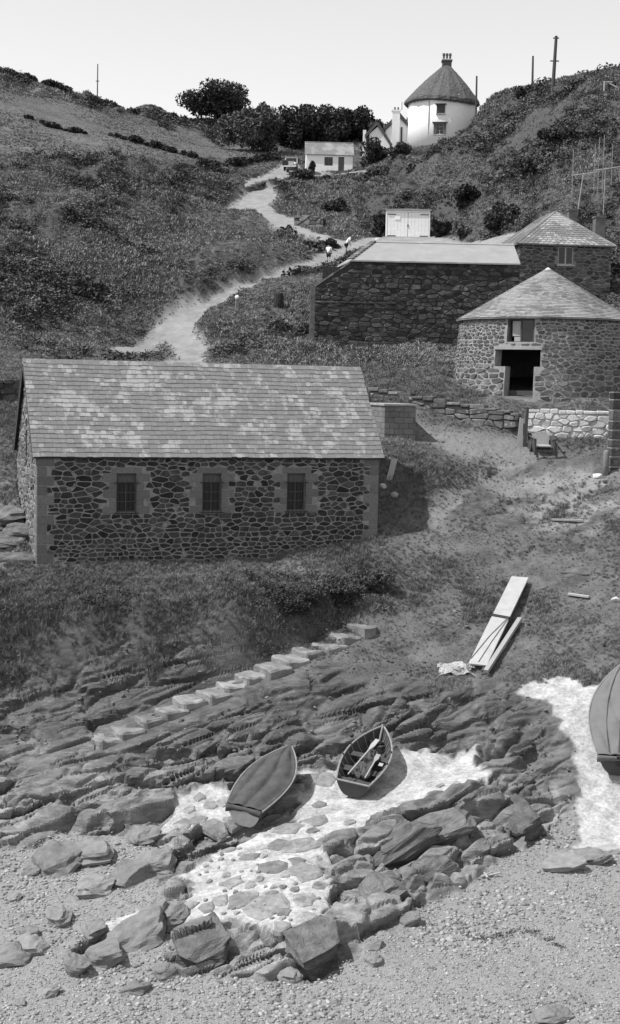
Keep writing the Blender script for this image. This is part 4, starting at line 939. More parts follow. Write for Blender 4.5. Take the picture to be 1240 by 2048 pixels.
# ------------------------------------------------------------------ small white cottage
def cottage():
    o = CO; s = F / o[1]; root = empty('white_cottage', o, R(2), 'small single-storey white cottage with plain slate roof behind the bushes', 'cottage')
    W, Dp, H = 5.5, 3.6, 2.0
    win = (2.15, 3.15, .75, 1.75); door = (3.8, 4.5, 0, 1.8)
    holes_wall(0, W, -.4, H, 0, .3, [win, (door[0], door[1], .001, door[3])]).build('front_wall', M_WHITE, root)
    MB().prism([(0, .302, -.4), (0, Dp, -.4), (0, Dp, H), (0, Dp / 2, H + 1.55), (0, .302, H)], (.3, 0, 0)).build('gable_wall', M_WHITE, root)
    MB().prism([(W - .3, .302, -.4), (W - .3, Dp, -.4), (W - .3, Dp, H), (W - .3, Dp / 2, H + 1.55), (W - .3, .302, H)], (.3, 0, 0)).build('gable_wall', M_WHITE, root)
    MB().box((.302, Dp - .3, -.4), (W - .302, Dp, H)).build('back_wall', M_WHITE, root)
    rf = MB(); e = .15
    for sg in (0, 1):
        y0, y1 = (-e, Dp / 2) if sg == 0 else (Dp + e, Dp / 2); rf.prism([(-.15, y0, H - .05), (W + .15, y0, H - .05), (W + .15, y1, H + 1.65), (-.15, y1, H + 1.65)], (0, 0, .07))
    ro = rf.build('roof', M_SLATE2, root)
    MB().tube((-.15, Dp / 2, H + 1.72), (W + .15, Dp / 2, H + 1.72), .07, n=6).build('ridge_tile', M_SLATE2, ro)
    wn = MB(); a, b, c, d = win
    wn.box((a, .1, c), (a + .06, .16, d)); wn.box((b - .06, .1, c), (b, .16, d)); wn.box((a + .06, .1, c), (b - .06, .16, c + .06)); wn.box((a + .06, .1, d - .06), (b - .06, .16, d)); wn.box(((a + b) / 2 - .03, .1, c + .06), ((a + b) / 2 + .03, .16, d - .06))
    wo_ = wn.build('window', M_WOODGR, root)
    for q0, q1 in ((a + .06, (a + b) / 2 - .03), ((a + b) / 2 + .03, b - .06)): MB().box((q0, .12, c + .06), (q1, .13, d - .06)).build('pane', M_GLASS, wo_)
    a, b, c, d = door; dr = MB().box((a, .12, .0), (b, .17, d)).build('door', M_WOODGR, root); MB().box((b - .14, .08, .9), (b - .08, .118, 1.0)).build('handle', M_IRON, dr)
cottage()

# ------------------------------------------------------------------ round thatched house with its lower wing
def thatched():
    c = T_TH; zb = c[2] - .2; root = empty('thatched_house', (c[0], c[1], zb), 0, 'white round two-storey house under a tall conical thatched roof', 'house')
    s = F / (c[1] - 3.9); Rw = 3.95; ze = pix(882, 192, c[1] - 4)[2] - zb; ap = pix(895, 132, c[1])[2] - zb
    ax = pix(893, 132, c[1])[0] - c[0]
    def ang(px):
        q = [(abs(proj((c[0] + Rw * math.sin(a), c[1] - Rw * math.cos(a), zb + 3))[0] - px), a) for a in np.linspace(-1.4, 1.4, 400)]; return min(q)[1]
    def zat(a, py):
        zs = np.linspace(-1, ze, 200); q = [proj((c[0] + Rw * math.sin(a), c[1] - Rw * math.cos(a), zb + z))[1] for z in zs]; return float(np.interp(-py, [-k for k in q], zs))
    MB().lathe([(Rw + .15, -1.5), (Rw, 2), (Rw, ze + .3)], 48).build('wall', M_WHITE, root, True)
    for (p0, p1, q0, q1, shut) in ((873, 890, 227, 209, False), (868, 893, 269, 246, True)):
        a = (ang(p0) + ang(p1)) / 2; hw = (ang(p1) - ang(p0)) * Rw / 2; z0, z1 = zat(a, q0), zat(a, q1)
        def P(u, z, d): return ((Rw + d) * math.sin(a) + u * math.cos(a), -(Rw + d) * math.cos(a) + u * math.sin(a), z)
        def pb(u0, u1, z0_, z1_, d0, d1, nme, m_, par):
            return MB().add([P(u0, z0_, d1), P(u1, z0_, d1), P(u1, z0_, d0), P(u0, z0_, d0), P(u0, z1_, d1), P(u1, z1_, d1), P(u1, z1_, d0), P(u0, z1_, d0)], [(3,2,1,0), (4,5,6,7), (0,1,5,4), (1,2,6,5), (2,3,7,6), (3,0,4,7)]).build(nme, m_, par)
        k = .62 if shut else 1.0
        wn = pb(-hw * k, hw * k, z0, z1, -.2, .045, 'window', M_WOODW if shut else M_WOODGR, root)
        nc = 2 if not shut else 3
        for i in range(2):
            for j in range(nc):
                u0, u1 = -hw * k + .05 + (2 * hw * k - .06) * i / 2, -hw * k + .01 + (2 * hw * k - .06) * (i + 1) / 2; za, zb_ = z0 + .05 + (z1 - z0 - .06) * j / nc, z0 + .01 + (z1 - z0 - .06) * (j + 1) / nc
                pb(u0, u1, za, zb_, .03, .06, 'pane', M_GLASS if shut else M_WOODD, wn)
        if shut:
            for u0, u1 in ((-hw, -hw * k - .01), (hw * k + .01, hw)): pb(u0, u1, z0 - .02, z1 + .02, -.1, .09, 'shutter', M_WOODGR, wn)
        pb(-hw - .15, hw + .15, z1 + .02, z1 + .10, -.2, .28, 'hood', M_WOODGR, wn)
        pb(-hw - .05, hw + .05, z0 - .1, z0 - .005, -.2, .14, 'sill', M_WOODW, wn)
    a = ang(858); MB().path([((Rw + .06) * math.sin(a), -(Rw + .06) * math.cos(a), .3), ((Rw + .06) * math.sin(a), -(Rw + .06) * math.cos(a), ze)], .045).build('downpipe', M_WOODW, root)
    # thatch
    n = 64; prof = [(Rw - .3, ze - .15), (Rw + .24, ze - .30), (Rw + .36, ze - .18), (Rw + .32, ze + .05)]
    m_ = 16; H_ = ap - ze
    for k in range(m_ + 1):
        t = k / m_; prof.append(((Rw + .30) * (1 - t) + .42 * t + .12 * math.sin(math.pi * t), ze + .15 + (H_ - .15) * t))
    v = []; f = []; r = random.Random(4); rib = [r.uniform(-.07, .07) for _ in range(n)]
    for k, (rr, z) in enumerate(prof):
        t = max(0, min(1, (z - ze) / H_))
        for i in range(n):
            q = 2 * math.pi * i / n; w_ = (.16 * abs(math.cos(4 * q)) - .08 + rib[i]) * min(1, rr / 2) + r.uniform(-.035, .035); z_ = z + (-.28 * abs(math.sin(q - .5)) ** 3 if t < .25 else 0) * (1 - t * 4 if t < .25 else 0)
            v.append((ax * t + (rr + w_) * math.cos(q), (rr + w_) * math.sin(q), z_))
    for k in range(len(prof) - 1):
        for i in range(n): f.append((k * n + i, k * n + (i + 1) % n, (k + 1) * n + (i + 1) % n, (k + 1) * n + i))
    f.append(tuple(range((len(prof) - 1) * n, len(prof) * n)))
    rf = mk('thatched_roof', v, f, M_THATCH, root, False)
    ch = MB().box((ax - .50, -.45, ap - .7), (ax + .55, .45, ap + .45)); ch.box((ax - .58, -.53, ap + .452), (ax + .63, .53, ap + .62)); co = ch.build('chimney', M_BRICKG, rf)
    MB().box((ax - .60, -.55, ap + .622), (ax + .65, .55, ap + .70)).build('white_cap', M_WHITE, co)
    for k in range(3): MB().lathe([(.15, 0), (.13, .12), (.12, .4), (.17, .5), (.15, .72), (.08, .72)], 12, (ax - .34 + .37 * k, 0, ap + .70)).build('chimney_pot', M_POT, co)
    # lower wing on the left
    zo = pix(790, 285, 166)[2]; o = pix(735, 290, 166.5); wg = empty('thatched_wing', (o[0], o[1], zo - 1.2), 0, 'low white thatched cottage wing with tall white chimney beside round house', 'cottage')
    sw = F / 166.5; X = lambda px: (px - 735) / sw
    Z = lambda py: (287 - py) / sw + 1.2
    MB().box((X(780), .6, -1), (X(826), 4.5, Z(262))).build('wall', M_WHITE, wg)
    MB().prism([(X(768), .3, Z(288)), (X(826), .3, Z(288)), (X(826), .3, Z(262)), (X(797), .3, Z(236)), (X(770), .3, Z(262))], (0, .29, 0)).build('gable_wall', M_WHITE, wg)
    def thatch_gable(x0, xm, x1, ze0, zm, ze1, y0, y1, th_=.32):
        return MB().prism([(x0, y0, ze0), (x0 + .1, y0, ze0 - .3), (xm, y0, zm - th_ - .1), (x1 - .1, y0, ze1 - .3), (x1, y0, ze1), (xm + .15, y0, zm), (xm - .15, y0, zm)], (0, y1 - y0, 0)).build('thatched_roof', M_THATCH, wg)
    thatch_gable(X(762), X(795), X(832), Z(262), Z(228), Z(266), .1, 4.6)
    MB().prism([(X(738), -.8, Z(300)), (X(778), -.8, Z(300)), (X(778), -.8, Z(286)), (X(754), -.8, Z(258)), (X(738), -.8, Z(272))], (0, 1.35, 0)).build('dormer_wall', M_WHITE, wg)
    thatch_gable(X(729), X(752), X(783), Z(274), Z(250), Z(292), -1.0, 1.5, .24)
    ch = MB().box((X(782), -.15, -.6), (X(797), .28, Z(226))).build('chimney', M_WHITE, wg)
    MB().box((X(780.5), -.2, Z(226) + .002), (X(798.5), .33, Z(223))).build('chimney_cap', M_WHITE, ch)
    for k in range(2): MB().lathe([(.11, 0), (.09, .3), (.1, .32)], 10, (X(787) + k * .38, .06, Z(223))).build('chimney_pot', M_POT, ch)
    MB().box((X(800), .2, -.2), (X(803), .29, Z(255))).build('dark_post', M_WOODD, wg)
    MB().box((X(726), .2, -.3), (X(732), .6, Z(262))).build('gate_pier', M_WHITE, wg)
M_BRICKG = mat('sooty_brick', .10, .3, 7, .9)
thatched()

# ------------------------------------------------------------------ dry stone and mortared garden walls
def wall_run(name, label, pts, thick, sx, sy, m_s, m_m, seed, mortar=.04, maxn=300, cope=False, d1=.08, cat='wall'):
    """pts: (px, py_base, py_top, depth) along the foot of the wall"""
    B = [pix(p[0], p[1], p[3]) for p in pts]; T = [pix(p[0], p[2], p[3])[2] for p in pts]; o = B[0]
    root = empty(name, o, 0, label, cat)
    L = [0.0]
    for a, b in zip(B[:-1], B[1:]): L.append(L[-1] + math.hypot(b[0] - a[0], b[1] - a[1]))
    bx = [b[0] - o[0] for b in B]; by = [b[1] - o[1] for b in B]; bz = [b[2] - o[2] for b in B]; tz = [t - o[2] for t in T]
    def fr(u):
        x = np.interp(u, L, bx); y = np.interp(u, L, by); k = min(max(np.searchsorted(L, u) - 1, 0), len(L) - 2); dx, dy = bx[k + 1] - bx[k], by[k + 1] - by[k]; l = math.hypot(dx, dy); return x, y, dy / l, -dx / l
    def f(u, v, d): x, y, nx_, ny_ = fr(u); return (x + nx_ * d, y + ny_ * d, v)
    zlo = min(bz) - .5
    mb = MB(); us = np.linspace(0, L[-1], max(2, int(L[-1] / .5)) + 1)
    for a, b in zip(us[:-1], us[1:]):
        ta, tb = np.interp(a, L, tz), np.interp(b, L, tz); q = [f(a, zlo, 0), f(b, zlo, 0), f(b, tb - .03, 0), f(a, ta - .03, 0), f(a, zlo, -thick), f(b, zlo, -thick), f(b, tb - .03, -thick), f(a, ta - .03, -thick)]
        mb.add(q, [(0,1,2,3), (7,6,5,4), (3,2,6,7)] + ([(0,3,7,4)] if a == us[0] else []) + ([(1,5,6,2)] if b == us[-1] else []))
    mb.build('core', m_m, root)
    polys = rubble(0, L[-1], zlo, max(tz), sx, sy, mortar, [], None, seed)
    polys = [p for p in polys if sum(q[1] for q in p) / len(p) < np.interp(sum(q[0] for q in p) / len(p), L, tz) - sy * .3 and max(q[1] for q in p) > np.interp(p[0][0], L, bz) - .25]
    lay(polys, f, m_s, root, 'stone', maxn, seed, .02, d1, 'small_stones')
    r = random.Random(seed); u = 0
    while u < L[-1] - .1:                          # rough top stones
        wd = r.uniform(.7, 1.3) * sx; e = min(u + wd, L[-1]); a, b = f(u + .01, 0, .05), f(e - .02, 0, .05); c2, d2 = f(e - .02, 0, -thick), f(u + .01, 0, -thick); z = float(np.interp((u + e) / 2, L, tz)); hh = r.uniform(.06, .16) if not cope else .1
        o_ = MB().add([(a[0], a[1], z - .05), (b[0], b[1], z - .05), (c2[0], c2[1], z - .05), (d2[0], d2[1], z - .05), (a[0], a[1], z + hh), (b[0], b[1], z + hh * r.uniform(.7, 1.2)), (c2[0], c2[1], z + hh * r.uniform(.7, 1.2)), (d2[0], d2[1], z + hh)], [(3,2,1,0), (4,5,6,7), (0,1,5,4), (1,2,6,5), (2,3,7,6), (3,0,4,7)]).build('top_stone', m_s, root); bevel(o_, .03, 2); u = e
    return root
wall_run('garden_wall', 'grey field stone retaining wall below the round building', [(735, 835, 778, 67.5), (830, 845, 795, 65.8), (930, 862, 812, 64.6), (1000, 880, 822, 63.8), (1036, 890, 832, 63.4)], .5, .62, .30, M_GSTONE, M_DMORTAR, 61)
wall_run('limewashed_wall', 'bright limewashed rubble wall behind the old cart', [(1052, 892, 822, 63.6), (1120, 903, 826, 63.3), (1224, 910, 826, 63.0)], .5, .46, .24, M_LIME, M_LIME, 62, .03)
wall_run('field_wall', 'dark stone field wall beside the boat house left gable', [(-60, 850, 768, 63), (0, 850, 766, 63.3), (44, 850, 764, 63.6)], .6, .6, .3, M_DSTONE, M_DMORTAR, 63)
wall_run('roadside_wall', 'low broken stone wall at the first bend of the upper road', [(492, 392, 380, 150.5), (520, 385, 368, 152), (545, 372, 362, 155)], .8, .8, .45, M_GSTONE, M_DMORTAR, 64, .06)
wall_run('bank_wall', 'tumbled stone facing in the grassy bank above the middle road', [(588, 452, 436, 131.5), (615, 454, 432, 131), (646, 456, 438, 130.5)], .8, .8, .4, M_GSTONE, M_DMORTAR, 65, .06)
wall_run('track_edge_wall', 'low overgrown stone edging along the track below the white-topped post', [(462, 668, 645, 88.5), (478, 640, 618, 92), (488, 618, 600, 95)], .6, .6, .3, M_GSTONE, M_DMORTAR, 66, .05)
wall_run('mossy_wall', 'low mossy stone edging behind the boat house ridge', [(420, 724, 695, 83.5), (452, 726, 705, 83), (500, 730, 716, 82), (520, 732, 722, 81.5)], .5, .5, .26, M_GSTONE, M_DMORTAR, 67, .05)

# block pier with flat concrete top, behind the boat house
def block_pier():
    D = 62.6; o = pix(768, 880, D); root = empty('block_wall', o, R(12), 'grey concrete block wall end with flat pale coping behind boat house', 'wall'); s = F / D; W = 1.45; H = (880 - 812) / s; Dp = 3.2; r = random.Random(2)
    n = 6; hh = H / n; MB().box((.02, .02, -.6), (W - .02, Dp, H - .01)).build('core', M_DMORTAR, root)
    for k in range(n):
        off = .0 if k % 2 else .22; x = -off
        while x < W - .03:
            a, b = max(x, 0), min(x + .45, W); x += .45
            if b - a > .06: bevel(MB().box((a + .006, r.uniform(-.004, .004), k * hh + .006), (b - .006, .018, (k + 1) * hh - .006)).build('block', M_BLOCK, root), .006)
        y = .02 - (.22 - off)
        while y < Dp - .05:
            a, b = max(y, .02), min(y + .45, Dp); y += .45
            if b - a > .06: bevel(MB().box((r.uniform(-.004, .004), a + .006, k * hh + .006), (.018, b - .006, (k + 1) * hh - .006)).build('block', M_BLOCK, root), .006)
    bevel(MB().box((-.06, -.06, H), (W + .06, Dp, H + .10)).build('coping', M_CONC, root), .01)
M_BLOCK = mat('concrete_block', .17, .2, 10, .9, .004, 40, rnd=.18)
block_pier()

# corner of a stone building at the right edge, dark quoins in white mortar
M_BOLL = mat('grey_timber', .17, .3, 5, .9, .01, 20)
def corner():
    D = 61.2; o = pix(1221, 960, D); root = empty('stone_corner', o, R(4), 'corner of whitewashed stone building with dark quoin blocks beside bollard', 'building'); s = F / D; H = (960 - 784) / s; r = random.Random(12)
    MB().box((0, 0, -.8), (4.5, .7, H)).build('wall', M_PMORTAR, root); z = -.3; k = 0; obs = []
    while z < H - .1:
        h_ = r.uniform(.36, .50); w_ = .75 if k % 2 else .42; z1 = min(z + h_, H)
        bevel(MB().box((-.03, -.03, z + .03), (w_, .6, z1 - .03)).build('quoin', M_STONE2 if k % 3 else M_DSTONE, root), .02); obs.append((0, w_, z, z1)); z = z1; k += 1
    lay(rubble(0, 4.5, -.5, H, .45, .26, .05, obs, None, 13), lambda u, v, d: (u, -d, v), M_PSTONE, root, 'stone', 120, 14, .01, .04)
    p = hit(1211, 948); g = empty('bollard', p, 0, 'weathered upright timber mooring post beside whitewashed stone corner', 'bollard')
    MB().lathe([(.13, -.4), (.14, .5), (.13, .95), (.10, 1.02), (.04, 1.05)], 12).build('post', M_BOLL, g, True)
    q = hit(1196, 952); st = rock_mesh('white_stone', q, (.32, .25, .16), 5, M_LIME); tag(st, 'white-painted stone at the foot of the mooring post', 'stone')
def rock_mesh(name, loc, size, seed, m, parent=None, rz=0, flat=.55, subd=2, ang=0.0, cuts=7, tilt=0.0):
    bm = bmesh.new(); bmesh.ops.create_icosphere(bm, subdivisions=subd, radius=1.0); r = random.Random(seed)
    pl = []
    for _ in range(cuts):
        n = Vector((r.gauss(0, 1), r.gauss(0, 1), r.gauss(0, .8))).normalized(); pl.append((n, r.uniform(.52, .85)))
    for v in bm.verts:
        for n, d in pl:
            k = v.co.dot(n) - d
            if k > 0: v.co -= n * k * .92
        v.co *= 1 + r.uniform(-.035, .035)
    me = bpy.data.meshes.new(name); bm.to_mesh(me); bm.free(); me.materials.append(m)
    me.polygons.foreach_set('use_smooth', [False] * len(me.polygons))
    o = bpy.data.objects.new(name, me); link(o, parent); o.location = tuple(map(float, loc)); o.scale = size; o.rotation_euler = (tilt, ang, rz); return o
corner()

# ------------------------------------------------------------------ poles
def pole(px, pyb, pyt, D, lab, lean_px=0, r=.11, arm=None, m_=None):
    b = pix(px, pyb, D); b[2] = min(b[2], float(gz(b[0], b[1]))) ; t = pix(px + lean_px, pyt, D)
    o = empty('utility_pole', b, 0, lab, 'pole'); v = t - b
    MB().tube((0, 0, -.6), v, r, r * .75, 8).build('shaft', m_ or M_WOODD, o)
    if arm:
        for (f0, ln, sl_) in arm: c = v * f0; MB().box((c[0] - ln, c[1] - .06, c[2] - .05), (c[0] + ln, c[1] + .06, c[2] + .05)).build('crossarm', m_ or M_WOODD, o)
    return o
pole(194.5, 190, 128, 206, 'thin lone pole with short stay on the left skyline', 1, .10, [(.62, .25, 0)], M_WOODGR)
pole(952.5, 222, 152, 162, 'dark utility pole standing close behind the thatched roof', 1, .13)
pole(1064.5, 188, 112, 150, 'short dark utility pole among bushes on right hilltop', 1.5, .13)
pole(1105.5, 176, 72, 146, 'tallest leaning utility pole on the right hilltop', 7, .2, [(.52, .45, 0), (.96, .3, 0)])

# ------------------------------------------------------------------ small posts and stumps
def post(px, py, h_, w_, lab, m_, D=None, cap=None, name='post', round_=False):
    p = hit(px, py) if D is None else pix(px, py, D); o = empty(name, p, R(8), lab, 'post')
    if round_: MB().lathe([(w_ * .95, -.3), (w_, .2), (w_ * .9, h_ * .9), (w_ * .8, h_)], 14).build('shaft', m_, o)
    else: bevel(MB().box((-w_, -w_, -.3), (w_, w_, h_)).build('shaft', m_, o), .03, 2)
    if cap: MB().lathe([(w_ * 1.1, 0), (w_ * 1.25, cap * .5), (w_ * .7, cap), (.02, cap * 1.05)], 12, (0, 0, h_ - .02)).build('cap', M_WHITE, o)
    return o
post(474, 616, .62, .11, 'short stone post with whitewashed cap at track corner', M_PSTONE, cap=.22)
post(557, 613, .85, .34, 'squat dark barrel-like stone stump on the green', M_STONE, name='stone_stump', round_=True)
post(738, 806, .55, .06, 'small dark post beside the boat house roof verge', M_WOODD, D=66.0)
post(755, 486, .42, .16, 'small white block beside the garage forecourt', M_WHITE, D=122.3, name='white_block')
post(803, 214, .6, .09, 'small white marker stone on the hillside near thatched house', M_WHITE, D=160)
def rail(px, py, D):                               # fence remnant on the right hill
    b = pix(px, py, D); b[2] = float(gz(b[0], b[1])); o = empty('wooden_stile', b, 0, 'broken pale wooden stile with sloping rail on the right hillside', 'stile')
    MB().tube((0, 0, -.4), (.03, 0, 1.1), .09, n=6).build('post', M_WOODG, o); MB().tube((-.1, 0, 1.0), (.8, .1, 1.05), .06, n=6).build('rail', M_WOODG, o); MB().tube((.5, 0, .9), (2.0, -.4, .0), .06, n=6).build('brace', M_WOODG, o)
rail(1207, 204, 133)
def timbers():
    p = pix(1040, 893, 63.0); o = empty('gate_post', p, 0, 'pair of leaning old timber gate boards at the end of garden wall', 'gate post')
    MB().prism([(-.18, -.05, -.3), (.12, -.05, -.3), (.10, -.05, 1.25), (-.05, -.05, 1.32)], (0, .07, 0)).build('board', M_WOODG, o)
    MB().prism([(.10, -.10, -.3), (.26, -.10, -.3), (.34, -.10, 1.75), (.22, -.10, 1.78)], (0, .09, 0)).build('post', M_WOODD, o)
    MB().prism([(.30, -.25, -.3), (.55, -.25, -.3), (.50, .02, .62), (.34, .02, .66)], (0, .05, 0)).build('prop', M_WOODD, o)
timbers()
def cart():
    p = hit(1085, 905); o = empty('hand_cart', p, R(8), 'old wooden hand cart with rounded pale tub standing against limewashed wall', 'cart')
    body = MB(); bk = [(-.36, .25, .28), (.36, .25, .28), (.40, .38, .75), (.22, .42, .92), (-.24, .42, .88), (-.40, .38, .72)]
    body.prism(bk, (0, .07, .02)); body.prism([(-.36, -.2, .25), (.36, -.2, .25), (.36, .27, .30), (-.36, .27, .30)], (0, 0, .05)); body.build('tub', M_WOODG, o)
    for sx in (-1, 1):
        MB().prism([(sx * .42, -.32, 0), (sx * .42, -.22, 0), (sx * .42, .40, .70), (sx * .42, .30, .74)], (sx * .06, 0, 0)).build('side_frame', M_WOODD, o)
        MB().box((sx * .45 - .04, -.38, -.1), (sx * .45 + .04, -.30, .62)).build('leg', M_WOODD, o)
        MB().tube((sx * .5, -.42, .60), (sx * .5, .45, .72), .035, n=6).build('handle', M_WOODD, o)
        MB().lathe([(.24, -.03), (.26, -.02), (.26, .02), (.24, .03)], 16).build('wheel', M_WOODD, o)
        w_ = o.children[-1]; w_.rotation_euler = (0, R(90), 0); w_.location = (sx * .53, .25, .24)
    MB().box((-.41, -.36, .03), (.41, -.31, .13)).build('front_rail', M_WOODD, o)
cart()
def plank(name, p0, p1, w_, t_, lab, m_, cat='plank', lift=.04, D0=None, D1=None, up=None):
    a = hit(*p0) if D0 is None else pix(*p0, D0); b = hit(*p1) if D1 is None else pix(*p1, D1); a = a + np.array((0, 0, lift)); b = b + np.array((0, 0, lift))
    o = empty(name, a, 0, lab, cat); d = Vector(b - a); dn = d.normalized(); side = dn.cross(Vector((0, 0, 1))).normalized() if up is None else Vector(up); nn = side.cross(dn).normalized()
    v = [side * (-w_ / 2), side * (w_ / 2), side * (w_ / 2) + nn * t_, side * (-w_ / 2) + nn * t_]
    bevel(MB().add([*v, *[q + d for q in v]], [(0,1,2,3), (7,6,5,4), (0,4,5,1), (1,5,6,2), (2,6,7,3), (3,7,4,0)]).build('board', m_, o), .008); return o, d, side, nn
plank('leaning_plank', (772, 986), (789, 920), .26, .05, 'pale plank leaning upright beside the boat house end wall', M_WOODW, D0=58.3, D1=59.0, up=(1, 0, 0))
plank('loose_timber', (1103, 1043), (1166, 1045), .14, .08, 'straight pale timber lying on the worn white path', M_WOODG)
plank('loose_timber', (1120, 1148), (1176, 1153), .11, .07, 'thin dark batten lying on the slope below the worn path', M_WOODGR)
plank('loose_timber', (1136, 1192), (1178, 1198), .17, .08, 'short pale offcut of timber on the right slope', M_WOODW)
for i, (px, py, s_, lab) in enumerate(((1232, 1203, .2, 'white lump of stone on the right slope above big boat'), (790, 992, .22, 'pale stone at the foot of the leaning plank'), (765, 975, .2, 'pale broken stone beside boat house right wall'))):
    tag(rock_mesh('white_stone', hit(px, py) + np.array((0, 0, .05)), (s_, s_ * .8, s_ * .7), 70 + i, M_LIME), lab, 'stone')

# gangplank bundle with spar, ropes and a heap of netting
def gangplank():
    o, d, sd, nn = plank('gangplank', (955, 1342), (1040, 1166), .66, .07, 'long broad pale gangplank lashed with rope on the slope', M_WOODW, 'gangplank', .18)
    rp = MB(); c = d * .52
    for k in range(3): p = c + d.normalized() * (.05 * k); rp.path([p - sd * .38 - nn * .02, p - sd * .34 + nn * .10, p + sd * .34 + nn * .10 - d.normalized() * .12, p + sd * .42 - nn * .06 - d.normalized() * .16], .018, 5)
    rp.build('lashing', M_IRON, o)
    r2 = MB(); r2.path([c + sd * .3 + nn * .1, d * .3 - sd * .05 + nn * .09, d * .06 - sd * .3 + nn * .09, -d * .03 - sd * .5], .012, 5); r2.path([c + sd * .32 + nn * .1, d * .25 + sd * .12 + nn * .09, d * .02 + sd * .0 + nn * .09], .012, 5); r2.build('rope', M_WOODGR, o)
    plank('spar', (972, 1352), (1040, 1246), .17, .13, 'slim squared spar lying beside the lashed gangplank', M_WOODG, 'spar', .10)
    plank('dark_oar', (964, 1348), (1018, 1252), .08, .06, 'dark thin pole between gangplank and pale spar', M_WOODD, 'pole', .08)
    p = hit(912, 1338); net = empty('net_heap', p, 0, 'tangled heap of pale netting and rope at gangplank foot', 'net'); r = random.Random(6)
    for k in range(3):
        cl = MB(); pts = []
        cx, cy = (-.35, 0.05, .3)[k], (.1, -.1, .0)[k]
        for i in range(60): a = i * .55 + r.uniform(-.2, .2); rr = .28 * (.5 + .5 * r.random()); pts.append(Vector((cx + rr * math.cos(a) * 1.3, cy + rr * math.sin(a), .03 + r.uniform(0, .16) * (1 - rr))))
        cl.path(pts, .022, 5); cl.build('rope_coil', M_NET, net)
    v = []; f = []
    for i in range(13):
        for j in range(9):
            x, y = (i / 12 - .5) * 1.3, (j / 8 - .5) * .8; q = max(0, 1 - (x / .65) ** 2 - (y / .4) ** 2); v.append((x, y, -.1 + .32 * math.sqrt(q) + .05 * math.sin(9 * x + 5 * y) + r.uniform(-.04, .04)))
    for i in range(12):
        for j in range(8): f.append((i * 9 + j, (i + 1) * 9 + j, (i + 1) * 9 + j + 1, i * 9 + j + 1))
    mk('net', v, f, M_NET, net)
M_NET = mat('pale_netting', .42, .5, 22, .95, .03, 60)
gangplank()

# ------------------------------------------------------------------ steps
def worn_block(c8, seed, parent):                  # eight-cornered block, gridded and roughened
    bm = bmesh.new(); vs_ = [bm.verts.new(tuple(map(float, c))) for c in c8]
    for f in [(3,2,1,0),(4,5,6,7),(0,1,5,4),(1,2,6,5),(2,3,7,6),(3,0,4,7)]: bm.faces.new([vs_[i] for i in f])
    bmesh.ops.bevel(bm, geom=bm.edges[:], offset=.06, segments=1, affect='EDGES'); bmesh.ops.subdivide_edges(bm, edges=bm.edges[:], cuts=3, use_grid_fill=True)
    co = np.array([v.co[:] for v in bm.verts]); n = vnoise(co[:, 0] * 4 + seed, co[:, 1] * 4 + co[:, 2] * 3, seed) * .10 + vnoise(co[:, 0] * 11, co[:, 1] * 11 + co[:, 2] * 9, seed + 1) * .05
    for v, k in zip(bm.verts, n): v.co.z += k; v.co.x += k * .6
    me = bpy.data.meshes.new('step'); bm.to_mesh(me); bm.free(); me.materials.append(M_STEP); return link(bpy.data.objects.new('step', me), parent)
def steps():
    a = pix(212, 1468, 44.3); b = pix(690, 1266, 49.3); n = 13; root = empty('rock_steps', a, 0, 'flight of worn concrete steps climbing the rocks below boat house', 'steps')
    d = (b - a); hd = np.array((d[0], d[1], 0)); L = np.linalg.norm(hd); hd /= L; pd = np.array((hd[1], -hd[0], 0)); r = random.Random(3); run = L / (n - 1)
    for k in range(n):
        c = hd * (run * (k + r.uniform(-.1, .1))) + pd * r.uniform(-.09, .09) + np.array((0, 0, d[2] * k / (n - 1) - .05 + r.uniform(-.05, .03))); ln = run * .54; w_ = r.uniform(.44, .60); sk = r.uniform(-.10, .10)
        tl = np.array((0, 0, r.uniform(-.05, .02)))
        cs = [c - hd * ln - pd * w_, c - hd * ln + pd * w_, c + hd * (ln + .04) + pd * (w_ + sk) + tl, c + hd * (ln + .04) - pd * w_ + tl]
        low = [q - np.array((0, 0, .55)) for q in cs]
        so_ = worn_block(low + cs, 60 + k, root)
        if False: bevel(MB().add(low + cs, [(3,2,1,0), (4,5,6,7), (0,1,5,4), (1,2,6,5), (2,3,7,6), (3,0,4,7)]).build('step', M_STEP, root), .05, 2)
    c = d + hd * (run * .85) + np.array((0, 0, .20)); v = [c + hd * (.6 * math.cos(t)) + pd * (.6 * math.sin(t)) for t in np.linspace(-1.9, 1.9, 13)]
    MB().prism([q - np.array((0, 0, .6)) for q in v], (0, 0, .6)).build('landing', M_STEP, root)
    STEPS.append((a, hd, L, d[2]))
STEPS = []
M_STEP = mat('worn_concrete', .20, .5, 2.2, .92, .015, 14, rnd=.18)
steps()
